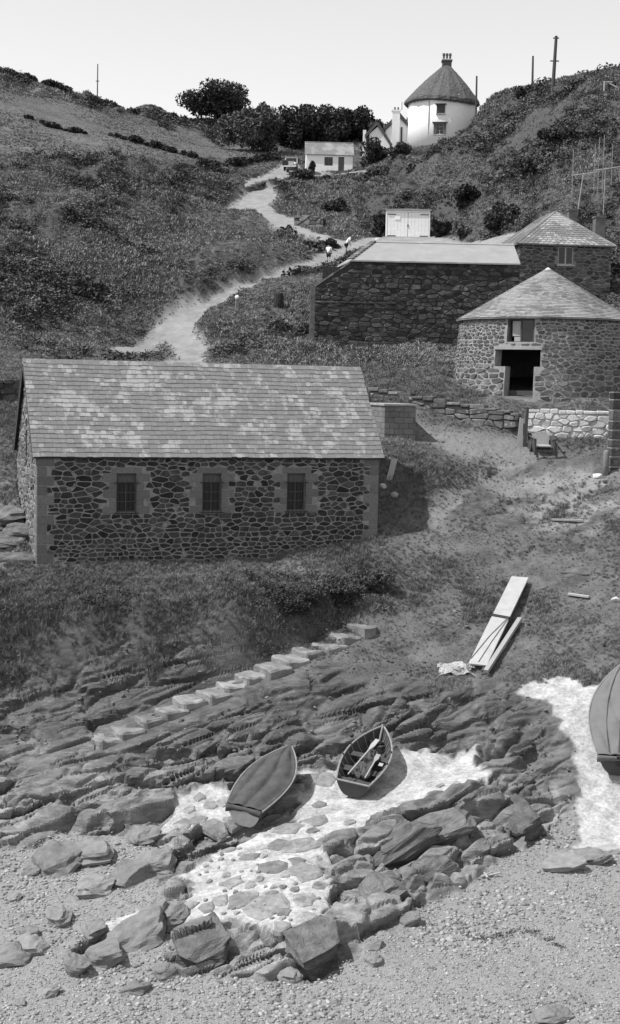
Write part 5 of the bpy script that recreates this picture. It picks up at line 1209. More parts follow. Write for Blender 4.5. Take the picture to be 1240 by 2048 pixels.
# ------------------------------------------------------------------ boats
def hull_pts(L, B, H, bowrake=.28, tw=.70):
    def bm(t): return B / 2 * (tw + (1 - tw) * math.sin(min(t / .45, 1) * math.pi / 2)) if t < .45 else B / 2 * max(0.0, 1 - ((t - .45) / .55) ** 2.3)
    def zg(t): return H * (1 + .22 * max(0, t - .35) ** 2 / .42 + .05 * (1 - t) ** 2)
    def zk(t): return H * (.02 + .16 * (1 - t) ** 3 * .5 + (.55 * max(0, (t - .78) / .22) ** 2.2))
    def pt(t, s, off=0.0):
        b = max(bm(t) - off, .012); k = zk(t) + off; y = L * t + bowrake * (s - .5) * max(0, (t - .7) / .3) * .8
        return (b * s ** (.52 + .25 * max(0, t - .6)), y, k + (zg(t) - k) * s ** 1.7)
    return pt, bm, zg, zk
def hull(L, B, H, m_out, m_in, root, closed=False, tw=.70):
    pt, bm, zg, zk = hull_pts(L, B, H, tw=tw); nt, ns = 26, 7; ts = np.linspace(0, 1, nt)
    out = MB(); inn = MB()
    for sd in (-1, 1):
        for j in range(ns):                        # lapped strakes
            s0, s1 = j / ns, (j + 1) / ns; v = []
            for t in ts:
                a = pt(t, s0, -.012 if j else 0); b = pt(t, s1 + (.02 if j < ns - 1 else 0), 0); v += [(sd * a[0], a[1], a[2]), (sd * b[0], b[1], b[2])]
            out.add(v, [((2*i, 2*i+2, 2*i+3, 2*i+1) if sd > 0 else (2*i+1, 2*i+3, 2*i+2, 2*i)) for i in range(nt - 1)])
            v = []
            for t in ts: a = pt(t, s0, .03); b = pt(t, s1, .03); v += [(sd * a[0], a[1], a[2]), (sd * b[0], b[1], b[2])]
            inn.add(v, [((2*i+1, 2*i+3, 2*i+2, 2*i) if sd > 0 else (2*i, 2*i+2, 2*i+3, 2*i+1)) for i in range(nt - 1)])
    out.build('hull', m_out, root, True)
    if not closed: inn.build('inner_planking', m_in, root, True)
    pr = [pt(0, s) for s in np.linspace(0, 1, 9)]; tr = [(x, 0, z) for x, y, z in pr] + [(-x, 0, z) for x, y, z in pr[::-1]]
    return pt, bm, zg, zk, tr
def boat_frame(stern, bow, roll=0.0):              # matrix: y axis from stern keel to bow keel
    y = Vector(bow - stern).normalized(); x = y.cross(Vector((0, 0, 1))).normalized(); z = x.cross(y); m = Matrix((x, y, z)).transposed().to_4x4(); m = m @ Matrix.Rotation(roll, 4, 'Y'); m.translation = Vector(stern); return m
M_HULLD = mat('dark_hull_paint', .055, .25, 4, .6, spec=.3)
M_HULLG = mat('grey_hull_paint', .14, .2, 4, .65, .004, 20)
M_INNER = mat('varnished_dark_planking', .06, .35, 5, .7, .005, 20)
M_RAIL = mat('pale_gunwale', .24, .25, 7, .75)
M_TARP = mat('dark_canvas_cover', .075, .3, 3, .95, .012, 14)
M_TARPL = mat('grey_canvas_cover', .15, .12, 3, .95, .008, 22)
def gunwale(pt, root, m_, r_=.032, t1=.985):
    for sd in (-1, 1):
        q = [pt(t, 1) for t in np.linspace(0, t1, 22)]; MB().path([(sd * (x + .01), y, z + .012) for x, y, z in q], r_, 6).build('gunwale', m_, root)
def open_boat():
    a = hit(703, 1598) + np.array((0, 0, .02)); b = pix(762, 1512, 44.2); b[2] = max(b[2], float(gz(b[0], b[1])) + .05)
    root = empty('rowing_dinghy', a, 0, 'open rowing dinghy with oars laid inside on white cement', 'boat'); L = 3.15; root.matrix_world = boat_frame(a, b, R(7))
    pt, bm, zg, zk, tr = hull(L, 1.42, .52, M_HULLG, M_INNER, root)
    MB().prism(tr, (0, .045, 0)).build('transom', M_HULLD, root)
    gunwale(pt, root, M_RAIL)
    MB().tube((-bm(0), .02, zg(0) + .012), (bm(0), .02, zg(0) + .012), .03, n=6).build('transom_rail', M_RAIL, root)
    MB().tube((0, L * .93, zk(1) + .0), (0, L + .10, zg(1) + .07), .04, .045, 6).build('stem', M_RAIL, root)
    MB().box((-.025, .1, -.05), (.025, L * .8, .06)).build('keel', M_HULLD, root)
    for t, w_ in ((.30, .26), (.56, .24)):
        q = pt(t, .72); MB().box((-q[0], q[1] - w_ / 2, zg(t) * .70), (q[0], q[1] + w_ / 2, zg(t) * .70 + .03)).build('thwart', M_INNER, root)
    q = pt(.06, .72); MB().prism([(-q[0], .06, .36), (q[0], .06, .36), (q[0] * 1.1, .45, .36), (-q[0] * 1.1, .45, .36)], (0, 0, .03)).build('stern_seat', M_INNER, root)
    for k in range(-2, 3): MB().box((k * .16 - .07, .5, .13), (k * .16 + .07, 2.2, .15)).build('bottom_board', M_INNER, root)
    for t in np.linspace(.12, .9, 9):
        for sd in (-1, 1): MB().path([(sd * (x - .045), y, z) for x, y, z in [pt(t, s) for s in (.2, .45, .7, .98)]], .014, 5).build('rib', M_RAIL, root)
    for sd in (-1, 1):
        for t in (.42, .62): q = pt(t, 1); MB().tube((sd * q[0], q[1], q[2]), (sd * q[0], q[1], q[2] + .10), .022, n=6).build('rowlock', M_IRON, root)
    cv = []; fc = []; r = random.Random(2)                   # folded dark sail or cover in the bottom
    for i in range(15):
        for j in range(7): cv.append((-.05 + .42 * (j / 6 - .3) + .06 * math.sin(i * .9) + .12 * i / 14, .50 + 1.7 * i / 14, .47 + .10 * math.sin(j * 1.9 + i * .5) + .05 * r.random()))
    for i in range(14):
        for j in range(6): fc.append((i * 7 + j, i * 7 + j + 1, (i + 1) * 7 + j + 1, (i + 1) * 7 + j))
    o_ = mk('folded_cover', cv, fc, M_TARP, root, True); md = o_.modifiers.new('thick', 'SOLIDIFY'); md.thickness = .05
    rp = MB(); pts = [Vector((.25 * math.cos(i * .7) * (.5 + .5 * r.random()), 2.6 + .2 * math.sin(i * .7) * r.random(), .30 + .2 * r.random())) for i in range(40)]; rp.path(pts, .025, 5).build('rope_heap', M_IRON, root)
    M4 = root.matrix_world.copy()
    for k, (p, q, lab) in enumerate((((-.22, .25, .66), (.10, 2.3, .72), 'pale oar resting across the thwarts of the open dinghy'), ((.30, .30, .62), (.34, 1.6, .66), 'short dark-shafted oar along the right side of the dinghy'))):
        oo = empty('oar', (0, 0, 0), 0, lab, 'oar'); oo.matrix_world = M4 @ Matrix.Translation(p); d = Vector(q) - Vector(p); mm = M_WOODW if k == 0 else M_WOODG
        MB().tube((0, 0, 0), d * .72, .022, .026, 7).build('shaft', mm, oo); sdv = d.normalized().cross(Vector((0, 0, 1))).normalized() * .075
        MB().prism([d * .70 - sdv * .3, d * .82 - sdv, d - sdv * .9, d + sdv * .9, d * .82 + sdv, d * .70 + sdv * .3], (0, 0, .018)).build('blade', mm, oo)
    MB().box((.47, 1.12, .585), (.60, 1.28, .60)).build('pale_cloth', M_WOODW, root)
def covered(name, lab, a, b, L, B, H, tarp, trm, roll=0, seed=1, sag=.16, skirt=.16, tw=.7, ridge=0.0, notch=.1, m_hull=None, fold=1.0):
    root = empty(name, a, 0, lab, 'boat'); root.matrix_world = boat_frame(a, b, roll); pt, bm, zg, zk, tr = hull(L, B, H, m_hull or M_HULLD, M_INNER, root, True, tw)
    MB().prism(tr, (0, .05, 0)).build('transom', trm, root); MB().box((-.03, .1, -.06), (.03, L * .8, .07)).build('keel', M_HULLD, root)
    MB().path([(sd_ * (pt(t, 1)[0]), pt(t, 1)[1], pt(t, 1)[2]) for sd_ in (1,) for t in np.linspace(0, .98, 14)], .03, 6).build('gunwale', M_RAIL, root)
    r = random.Random(seed); nt, ns = 70, 45; v = []; f = []
    X = np.linspace(-1, 1, ns); nz = rng
    for i in range(nt):
        t = notch / L * .5 + (1.0 - notch / L * .5) * i / (nt - 1)
        for j in range(ns):
            u = X[j]; p = pt(t, 1)
            if abs(u) <= .8:
                w_ = u / .8; x = p[0] * w_; dip = (1 - w_ * w_) * min(1, (1 - t) * 3.0) * min(1, .35 + t * 2.5)
                fo_ = abs(math.sin(4.2 * w_ + 1.6 * math.sin(3.0 * t + seed) + 1.5 * t)); wr = fold * (.10 * (fo_ ** .7 - .6) + .016 * math.sin(19 * t - 7 * w_) + .03 * float(vnoise(np.array(7. * t + seed), np.array(4. * w_), seed)))
                z = p[2] + .05 - sag * dip + ridge * max(0, 1 - abs(w_)) * min(1, 3 * t) * min(1, (1 - t) * 6) + wr * min(1, dip * 2)
                v.append((x, p[1], z))
            else:
                k = (abs(u) - .8) / .2; sk = skirt * (1 + .35 * math.sin(t * 23 + (1 if u > 0 else 3)) + .2 * math.sin(t * 51)); q = pt(t, max(.05, 1 - k * sk / max(zg(t) - zk(t), .05)))
                v.append((math.copysign(q[0] + .035 + .012 * math.sin(t * 60) * k, u), q[1], p[2] + .05 * (1 - k) - k * sk))
    for i in range(nt - 1):
        for j in range(ns - 1): f.append((i * ns + j, i * ns + j + 1, (i + 1) * ns + j + 1, (i + 1) * ns + j))
    for sd_ in (-1, 1): MB().path([(sd_ * (pt(t, 1)[0] + .03), pt(t, 1)[1], pt(t, 1)[2] + .035) for t in np.linspace(0, .985, 22)], .026, 6).build('edge_rope', M_RAIL, root)
    o_ = mk('canvas_cover', v, f, tarp, root, True); md = o_.modifiers.new('thick', 'SOLIDIFY'); md.thickness = .012
    fl_ = []; nf = 15
    for j in range(nf):
        w_ = -1 + 2 * j / (nf - 1); p = pt(.01, 1); fl_ += [(p[0] * w_ * 1.03, -.02, p[2] + .06 - sag * .35 * (1 - w_ * w_)), (p[0] * w_ * 1.05, -.075, p[2] - .05 - .13 * abs(w_) ** 1.5 + .015 * math.sin(9 * w_))]
    fo = mk('stern_flap', fl_, [(2 * j, 2 * j + 1, 2 * j + 3, 2 * j + 2) for j in range(nf - 1)], tarp, root, True); fm = fo.modifiers.new('thick', 'SOLIDIFY'); fm.thickness = .012
    for t in np.linspace(.15, .85, 6):
        for sd_ in (-1, 1):
            p, q = pt(t, .8), pt(t, .25); MB().tube((sd_ * (p[0] + .05), p[1], p[2]), (sd_ * (q[0] + .03), q[1] + .05, q[2]), .012, n=5).build('tie_cord', M_RAIL, root)
    return root, pt, zg, bm
open_boat()
a = hit(488, 1660) + np.array((0, 0, .05)); b = pix(578, 1566, 43.0); b[2] = max(b[2], float(gz(b[0], b[1])) + .1)
covered('covered_dinghy', 'dinghy under a creased dark canvas cover with pale transom', a, b, 3.45, 1.5, .64, M_TARP, mat('pale_sunlit_transom', .5, .2, 5, .7), R(6), 3, -.03, .24, .72, .10)  # pale transom brightened further, light on its face put into the colour
a = hit(1236, 1556) + np.array((0, 0, .02)); b = hit(1246, 1410) + np.array((0, 0, .10))
root, pt, zg, bm = covered('covered_boat', 'large boat under smooth grey canvas on the right slipway', a, b, 3.9, 1.95, .85, M_TARPL, M_HULLD, 0, 5, -.05, .30, .62, .22, m_hull=M_HULLD, fold=.8)
for w_ in (-.45, 0.0, .45): MB().path([(pt(t, 1)[0] * w_, pt(t, 1)[1], pt(t, 1)[2] + .075 + .05 * (1 - w_ * w_) + .22 * (1 - abs(w_)) * min(1, 3 * t) * min(1, (1 - t) * 6)) for t in np.linspace(.03, .93, 14)], .014, 5).build('canvas_seam', M_TARP, root)
MB().box((-.05, -.06, .55), (.05, .0, 1.0)).build('rudder_fitting', M_IRON, root); MB().box((-.22, -.05, .82), (.22, -.002, .90)).build('transom_bracket', M_IRON, root)

# ------------------------------------------------------------------ people
M_SKIN = mat('skin', .30, .1, 5, .6); M_SHIRT = mat('white_shirt', .80, .06, 5, .9); M_SHORT = mat('dark_shorts', .03, .2, 5, .9); M_HAIR = mat('dark_hair', .02, .2, 9, .8)
def skin(name, verts, edges, rad, m_, parent, sub=2):
    me = bpy.data.meshes.new(name); me.from_pydata(verts, edges, []); me.materials.append(m_); o = link(bpy.data.objects.new(name, me), parent)
    md = o.modifiers.new('skin', 'SKIN'); md.use_smooth_shade = True
    if not me.skin_vertices: me.attributes  # layer is made below
    bm = bmesh.new(); bm.from_mesh(me); ly = bm.verts.layers.skin.verify(); bm.verts.ensure_lookup_table()
    for i, v in enumerate(bm.verts): r = rad[i]; v[ly].radius = (r, r) if isinstance(r, float) else r; v[ly].use_root = (i == 0)
    bm.to_mesh(me); bm.free(); s = o.modifiers.new('sub', 'SUBSURF'); s.levels = s.render_levels = sub; return o
def person(p, h_, rz, lab, lean=0.0, bend=False):
    root = empty('person', p, rz, lab, 'person', ); k = h_ / 1.7; K = lambda x, y, z: (x * k, y * k, z * k)
    hx = .10 if bend else 0                        # y forward
    fy = .35 if bend else .04
    V = [K(0, 0, .92), K(0, fy * .4, 1.12), K(0, fy * .8, 1.36), K(0, fy, 1.47), K(0, fy + .02, 1.60),
         K(-.10, 0, .86), K(-.11, .06, .48), K(-.11, .0, .08), K(-.11, .14, .04), K(.10, 0, .86), K(.11, -.04, .48), K(.11, -.16, .10), K(.11, -.04, .04),
         K(-.19, fy * .8, 1.38), K(-.25, fy * .8 + .02, 1.12), K(-.24, fy * .8 + .12, .90), K(-.24, fy * .8 + .14, .82), K(.19, fy * .8, 1.38), K(.26, fy * .8 - .06, 1.12), K(.26, fy * .8 + .04, .90), K(.26, fy * .8 + .06, .82)]
    Eg = [(0,1),(1,2),(2,3),(3,4),(0,5),(5,6),(6,7),(7,8),(0,9),(9,10),(10,11),(11,12),(2,13),(13,14),(14,15),(15,16),(2,17),(17,18),(18,19),(19,20)]
    rd = [.13,.12,.14,.055,.10,.085,.055,.04,.035,.085,.055,.04,.035,.055,.042,.032,.035,.055,.042,.032,.035]
    skin('body', V, Eg, [float(x * k) for x in rd], M_SKIN, root)
    S = [V[0], V[1], V[2], K(0, fy * .93, 1.43), V[13], K(-.235, fy * .8 + .01, 1.18), V[17], K(.24, fy * .8 - .03, 1.18)]
    skin('shirt', S, [(0,1),(1,2),(2,3),(2,4),(4,5),(2,6),(6,7)], [float(x * k) for x in (.155,.15,.165,.075,.075,.06,.075,.06)], M_SHIRT, root)
    S = [K(0, 0, .93), K(-.10, .0, .84), K(-.115, .05, .56), K(.10, 0, .84), K(.115, -.03, .56)]
    skin('shorts', S, [(0,1),(1,2),(0,3),(3,4)], [float(x * k) for x in (.16,.115,.095,.115,.095)], M_SHORT, root)
    hp = Vector(V[4]); skin('hair', [tuple(hp + Vector(K(0, -.03, .05))), tuple(hp + Vector(K(0, -.05, -.02)))], [(0,1)], [float(.108 * k), float(.09 * k)], M_HAIR, root)
    for sx in (-1, 1):
        hnd = V[16] if sx < 0 else V[20]
        fg = MB()
        for i in range(4): fg.tube(hnd, (hnd[0] + .004 * sx, hnd[1] + (.03 - .018 * i) * k, hnd[2] - (.085 - .008 * abs(i - 1)) * k), .011 * k, .008 * k, 5)
        fg.tube(hnd, (hnd[0] - .02 * sx, hnd[1] + .05 * k, hnd[2] - .03 * k), .012 * k, .009 * k, 5); fg.build('fingers', M_SKIN, root)
    fc = MB(); f0 = hp + Vector(K(0, .095, 0)); fc.add([f0 + Vector(K(-.015, 0, -.02)), f0 + Vector(K(.015, 0, -.02)), f0 + Vector(K(0, .02, -.015)), f0 + Vector(K(0, -.005, .02))], [(0,1,2),(1,3,2),(3,0,2),(0,3,1)]); fc.build('nose', M_SKIN, root)
pa = pix(657, 522, 111.5); pa[2] = float(gz(pa[0], pa[1])); person(pa, 1.55, R(-20), 'person in white shirt and dark shorts standing on the track')
pb_ = pix(692, 512, 113.5); pb_[2] = float(gz(pb_[0], pb_[1])); person(pb_, 1.6, R(-75), 'person in white shirt leaning forward by the store roof end', bend=True)

# ------------------------------------------------------------------ jeep-like vehicle by the cottage
def jeep():
    p = pix(584, 338, 167.5); p[2] = float(gz(p[0], p[1])); o = empty('open_car', p, R(172), 'small open-topped car with canvas hood parked beside white cottage', 'car'); mb = M_CARB
    b = MB(); b.box((-.72, -1.7, .45), (.72, 1.5, .95)); b.box((-.5, 0.5 + .35, .952), (.5, 1.52, 1.05)); bevel(b.build('body', mb, o), .04, 2)
    g = MB().box((-.42, 1.502, .55), (.42, 1.56, 1.0)).build('grille', M_WOODGR, o)
    for k in range(7): MB().box((-.36 + k * .11, 1.561, .6), (-.31 + k * .11, 1.575, .95)).build('slat', M_WHITE, g)
    for sx in (-1, 1):
        MB().lathe([(.13, 0), (.13, .06), (.08, .08)], 14).build('headlight', M_WHITE, o); h_ = o.children[-1]; h_.rotation_euler = (R(-90), 0, 0); h_.location = (sx * .56, 1.5, .80)
        for y in (1.0, -1.1):
            MB().lathe([(.20, -.09), (.34, -.10), (.38, -.06), (.38, .06), (.34, .10), (.20, .09)], 20).build('wheel', M_IRON, o); w_ = o.children[-1]; w_.rotation_euler = (0, R(90), 0); w_.location = (sx * .70, y, .38)
        MB().box((sx * .62 - .14, .62, .78), (sx * .62 + .14, 1.42, .84)).build('mudguard', mb, o)
    ws = MB(); ws.box((-.70, .55, .97), (-.64, .60, 1.62)); ws.box((.64, .55, .97), (.70, .60, 1.62)); ws.box((-.64, .55, 1.56), (.64, .60, 1.62)); ws.box((-.64, .55, .97), (.64, .60, 1.02)); wo_ = ws.build('windscreen', M_WHITE, o)
    MB().box((-.64, .57, 1.02), (.64, .58, 1.56)).build('pane', M_GLASS, wo_)
    bevel(MB().box((-.74, -1.68, 1.60), (.74, .62, 1.70)).build('canvas_hood', M_TARPL, o), .04, 2)
    for sx in (-1, 1):
        for y in (-1.6, -.4): MB().tube((sx * .68, y, .95), (sx * .70, y, 1.61), .025, n=6).build('hood_stay', M_IRON, o)
    MB().box((-.75, 1.58, .42), (.75, 1.66, .52)).build('bumper', M_WHITE, o)
M_CARB = mat('pale_car_paint', .35, .1, 4, .4, spec=.5)
jeep()
# ------------------------------------------------------------------ rocks
M_ROCK = mat('slaty_rock', .13, .55, 2.0, .92, .06, 9, rnd=.22, stretch=(1, 1, 2.5))
M_ROCKP = mat('sea_worn_pale_rock', .20, .3, 2.5, .92, .02, 14, rnd=.2)
M_COBBLE = mat('set_stone', .22, .4, 5, .9, .012, 22, rnd=.3)
def slab(px, py, wpx, hpx, seed, m=M_ROCK, name='slab', parent=None, lift=.0, depth=1.0, rz=None, tilt=-.32, sink=.35, boxy=.8, cuts=6):
    """angular block of bedded rock: subdivided box, planed, grooved along its beds and roughened"""
    p = hit(px, py); s = F / p[1]; a, c = wpx / s / 2, hpx / s / 2; b = min(a, c * 1.6) * depth
    bm = bmesh.new(); bmesh.ops.create_cube(bm, size=2); bmesh.ops.subdivide_edges(bm, edges=bm.edges[:], cuts=cuts, use_grid_fill=True); r = random.Random(seed)
    pl = [(Vector((r.gauss(0, 1.2), r.gauss(0, .9), r.gauss(.1, .6))).normalized(), r.uniform(.72, 1.15)) for _ in range(10)]
    co = np.array([v.co[:] for v in bm.verts]); nr = co / np.linalg.norm(co, axis=1)[:, None]; q = co * boxy + nr * (1.12 - boxy)
    sh = r.uniform(-.5, .5); q[:, 0] += sh * q[:, 2] * .5
    for n, d in pl:
        k = np.maximum(q @ np.array(n) - d, 0); q -= np.outer(k * .95, np.array(n))
    g1 = vnoise(q[:, 2] * 3.5 + seed * 3.1, q[:, 0] * .25, seed); g2 = vnoise(q[:, 0] * 2.4 + seed, q[:, 1] * 2.0 + q[:, 2] * 3, seed + 1); g3_ = vnoise(q[:, 0] * 6 + seed, q[:, 2] * 8 + q[:, 1] * 5, seed + 3); g4 = vnoise(q[:, 0] * 1.1 + seed, q[:, 1] * .8, seed + 5)
    q[:, :2] *= (1 + .22 * g1 + .16 * g2 + .08 * g3_)[:, None]; q[:, 2] += .30 * g4 + .22 * g2 + .10 * g3_
    for v, c_ in zip(bm.verts, q): v.co = c_
    me = bpy.data.meshes.new(name); bm.to_mesh(me); bm.free(); me.materials.append(m)
    o = bpy.data.objects.new(name, me); link(o, parent)
    o.matrix_world = Matrix.Translation((p[0], p[1] + b * .3, p[2] + c * (1 - 2 * sink) + lift)) @ Matrix.Rotation(R(22) if rz is None else rz, 4, 'Z') @ Matrix.Rotation(tilt, 4, 'Y') @ Matrix.Rotation(.22, 4, 'X') @ Matrix.Diagonal((a, b, c, 1))
    return o
RO = GROUND['rock_outcrop']; r = random.Random(77)
SL = [(800,1690,150,46),(880,1658,120,40),(860,1745,100,54),(1035,1640,70,60),(750,1780,110,60),(630,1895,110,66),(390,1900,130,52)]
for i, (px, py, a, b) in enumerate(SL): slab(px, py, a * r.uniform(.95, 1.2), b * r.uniform(.9, 1.15), 300 + i, M_ROCK, 'slab', RO, 0, r.uniform(.9, 1.4), R(22 + r.uniform(-9, 9)), -.32 + r.uniform(-.12, .12), .62, .72)
for i, q in enumerate([(8,1035,80,34),(34,1062,60,26),(5,1085,90,30),(28,1118,90,20),(-20,1060,70,40)]): slab(*q, 740 + i, M_ROCK, 'slab', GROUND['hillside'], 0, 1.6, R(10), -.05, .45, .85)
BL = [(108,1742,88,56,'pale angular boulder with shaded side standing on the upper shingle'),(118,1845,56,34,'squarish pale boulder on the open shingle'),(62,1748,50,24,'thin flat pale boulder beside the tall angular boulder'),(180,1722,90,40,'long grey boulder just behind the tall angular boulder'),(255,1766,100,44,'broad cracked boulder in the row below the strata'),(196,1786,70,38,None),(300,1745,80,44,'square-ended boulder closest to the cement edge'),(285,1682,66,36,'grey boulder tucked under the strata end near the cement'),
      (262,1888,140,54,'largest long boulder of the seaward ridge'),(205,1925,90,46,None),(150,1945,56,44,None),(66,1905,64,32,None),(20,1925,90,36,'low ledge-like boulder where the seaward ridge meets open beach'),(95,1992,46,22,'small wedge boulder alone on the lower shingle'),(300,1850,90,40,None),(345,1840,60,30,None),(185,1868,50,26,None),(330,1955,46,30,None),(752,1895,30,18,'small round stone at the foot of the front slabs'),(745,1925,40,20,None),
      (1100,2040,90,30,'flat wide slab half buried in the lower shingle'),(690,2060,60,20,'rounded half-buried boulder below the rock front'),(270,1985,70,22,'low flat pale boulder below the seaward ridge'),(60,1870,36,18,None),(30,1800,30,14,None),(1130,1740,90,30,'dark ledge of rock at the foot of the right slipway'),(1190,1722,80,26,'low boulder under the slipway edge beside the dark ledge'),(40,2010,24,14,None),(820,1850,40,22,None),(580,1960,40,24,None)]
for i, (px, py, a, b, lab) in enumerate(BL):
    o = slab(px, py, a, b, 500 + i, M_ROCKP, 'boulder', None, 0, 1.1, R(r.uniform(-10, 35)), -.2 + r.uniform(-.2, .1), .3)
    if lab: tag(o, lab, 'boulder')
    else: tag(o, 'weathered grey boulder lying among the shingle below the rocks', 'boulder', 'loose boulders on the shingle')
# stones set in the cement
CE = GROUND['cement_slipway']
def set_stone(px, py, wpx, hpx, seed, m=M_COBBLE, rot=.35):
    p = hit(px, py); s = F / p[1]; r_ = random.Random(seed); n = 9; a = wpx / s / 2; b = a * min(1.0, hpx / wpx * 2.2); base = []; mid = []; top = []
    for i in range(n):
        t = 2 * math.pi * i / n; k = r_.uniform(.62, 1.15); x, y = a * k * math.cos(t), b * k * math.sin(t); x, y = x * math.cos(rot) - y * math.sin(rot), x * math.sin(rot) + y * math.cos(rot)
        for lst, f_, dz in ((base, 1.04, -.08), (mid, .98, .015), (top, .80, .04)):
            X, Y = p[0] + x * f_, p[1] + y * f_; lst.append((X, Y, float(gz(X, Y)) + dz * (1 + r_.uniform(-.2, .3))))
    F_ = [(i, (i + 1) % n, n + (i + 1) % n, n + i) for i in range(n)] + [(n + i, n + (i + 1) % n, 2 * n + (i + 1) % n, 2 * n + i) for i in range(n)] + [tuple(range(2 * n, 3 * n))]
    mk('stone', base + mid + top, F_, m, CE)
for i, q in enumerate([(540,1735,80,60),(600,1690,104,42),(612,1745,86,44),(465,1765,56,32),(485,1802,80,40),(535,1812,110,60),(567,1826,34,30),(565,1852,44,26),(632,1642,62,32),(648,1684,58,46),(575,1660,70,30),(440,1800,50,30),(415,1815,46,24),(380,1812,40,22),(610,1800,60,40),(620,1835,50,40),(500,1770,30,20),(520,1760,26,18),(640,1770,40,50),(590,1780,24,16),(640,1610,40,18),(560,1690,60,30),(500,1715,44,26),(640,1720,50,34),(455,1700,40,22),(430,1655,60,34),(395,1640,50,30),(365,1650,40,26),(420,1610,34,20),(400,1595,30,18),(450,1605,40,24),(380,1620,30,16),(470,1640,44,26),(650,1560,50,24),(625,1560,40,24),(700,1645,30,14),(880,1572,26,12),(912,1568,22,10),(330,1820,44,20),(290,1838,44,20),(250,1850,36,16)]):
    set_stone(*q, 800 + i)
r2 = random.Random(9); k = 0; placed = []
while k < 420:
    px, py = r2.uniform(220, 655), r2.uniform(1640, 1862); p = onground(px, py); w_ = r2.choice((9, 12, 16, 22, 30, 40)) * r2.uniform(.8, 1.2); k += 1
    if any(abs(px - q[0]) < (w_ + q[2]) * .5 and abs(py - q[1]) < (w_ + q[2]) * .27 for q in placed): continue
    if max(float(sdf(np.array(p[0]), np.array(p[1]), P_CE[2])), float(sdf(np.array(p[0]), np.array(p[1]), P_CE[3]))) > .1: set_stone(px, py, w_, w_ * .5, 900 + k, rot=r2.uniform(0, 1)); placed.append((px, py, w_))

# ------------------------------------------------------------------ scattering on the ground (for what nobody could count)
SRC = {}
def src_mesh(name, v, f, m, smooth=False):
    me = bpy.data.meshes.new(name); me.from_pydata([tuple(map(float, p)) for p in v], [], f); me.materials.append(m)
    if smooth: me.polygons.foreach_set('use_smooth', [True] * len(me.polygons))
    o = bpy.data.objects.new(name, me); return o
def scatter(name, pts, rot, scl, srcs, label, cat):
    n = len(pts); me = bpy.data.meshes.new(name); me.vertices.add(n); me.vertices.foreach_set('co', np.asarray(pts, np.float32).ravel())
    a = me.attributes.new('rot', 'FLOAT_VECTOR', 'POINT'); a.data.foreach_set('vector', np.asarray(rot, np.float32).ravel())
    a = me.attributes.new('scl', 'FLOAT_VECTOR', 'POINT'); a.data.foreach_set('vector', np.asarray(scl, np.float32).ravel())
    a = me.attributes.new('kind', 'INT', 'POINT'); a.data.foreach_set('value', rng.integers(0, len(srcs), n).astype(np.int32))
    o = link(bpy.data.objects.new(name, me)); tag(o, label, cat, kind='stuff')
    g = bpy.data.node_groups.new(name, 'GeometryNodeTree'); g.interface.new_socket('Geometry', in_out='INPUT', socket_type='NodeSocketGeometry'); g.interface.new_socket('Geometry', in_out='OUTPUT', socket_type='NodeSocketGeometry')
    N = g.nodes; L = g.links; gi = N.new('NodeGroupInput'); go = N.new('NodeGroupOutput'); jn = N.new('GeometryNodeJoinGeometry')
    def att(nm, ty):
        x = N.new('GeometryNodeInputNamedAttribute'); x.data_type = ty; x.inputs[0].default_value = nm; return x.outputs['Attribute']
    ar, as_, ak = att('rot', 'FLOAT_VECTOR'), att('scl', 'FLOAT_VECTOR'), att('kind', 'INT')
    e2r = N.new('FunctionNodeEulerToRotation'); L.new(ar, e2r.inputs[0])
    for i, s in enumerate(srcs):
        oi = N.new('GeometryNodeObjectInfo'); oi.inputs['Object'].default_value = s; oi.inputs['As Instance'].default_value = True
        cp = N.new('FunctionNodeCompare'); cp.data_type = 'INT'; cp.operation = 'EQUAL'; L.new(ak, cp.inputs[2]); cp.inputs[3].default_value = i
        ip = N.new('GeometryNodeInstanceOnPoints'); L.new(gi.outputs[0], ip.inputs['Points']); L.new(cp.outputs[0], ip.inputs['Selection']); L.new(oi.outputs['Geometry'], ip.inputs['Instance']); L.new(e2r.outputs[0], ip.inputs['Rotation']); L.new(as_, ip.inputs['Scale']); L.new(ip.outputs[0], jn.inputs[0])
    L.new(jn.outputs[0], go.inputs[0]); md = o.modifiers.new('scatter', 'NODES'); md.node_group = g
    return o
def leafmat(name, lo, hi, trans=.0, pscale=.25):
    m = bpy.data.materials.new(name); m.use_nodes = True; t = m.node_tree; N = t.nodes; L = t.links; b = N['Principled BSDF']; b.inputs['Roughness'].default_value = .75; b.inputs['Specular IOR Level'].default_value = .2
    oi = N.new('ShaderNodeObjectInfo'); ge = N.new('ShaderNodeNewGeometry'); n1 = N.new('ShaderNodeTexNoise'); n1.inputs['Scale'].default_value = pscale; n1.inputs['Detail'].default_value = 4; L.new(ge.outputs['Position'], n1.inputs['Vector'])
    ad = N.new('ShaderNodeMath'); ad.operation = 'MULTIPLY_ADD'; L.new(oi.outputs['Random'], ad.inputs[0]); ad.inputs[1].default_value = .22; L.new(n1.outputs[0], ad.inputs[2])
    a2 = N.new('ShaderNodeMath'); a2.operation = 'MULTIPLY_ADD'; L.new(ge.outputs['Random Per Island'], a2.inputs[0]); a2.inputs[1].default_value = .15; L.new(ad.outputs[0], a2.inputs[2])
    mr = N.new('ShaderNodeMapRange'); L.new(a2.outputs[0], mr.inputs[0]); mr.inputs[1].default_value = .42; mr.inputs[2].default_value = .98; mr.inputs[3].default_value = lo; mr.inputs[4].default_value = hi
    cc = N.new('ShaderNodeCombineColor')
    for i in range(3): L.new(mr.outputs[0], cc.inputs[i])
    L.new(cc.outputs[0], b.inputs['Base Color']); return m
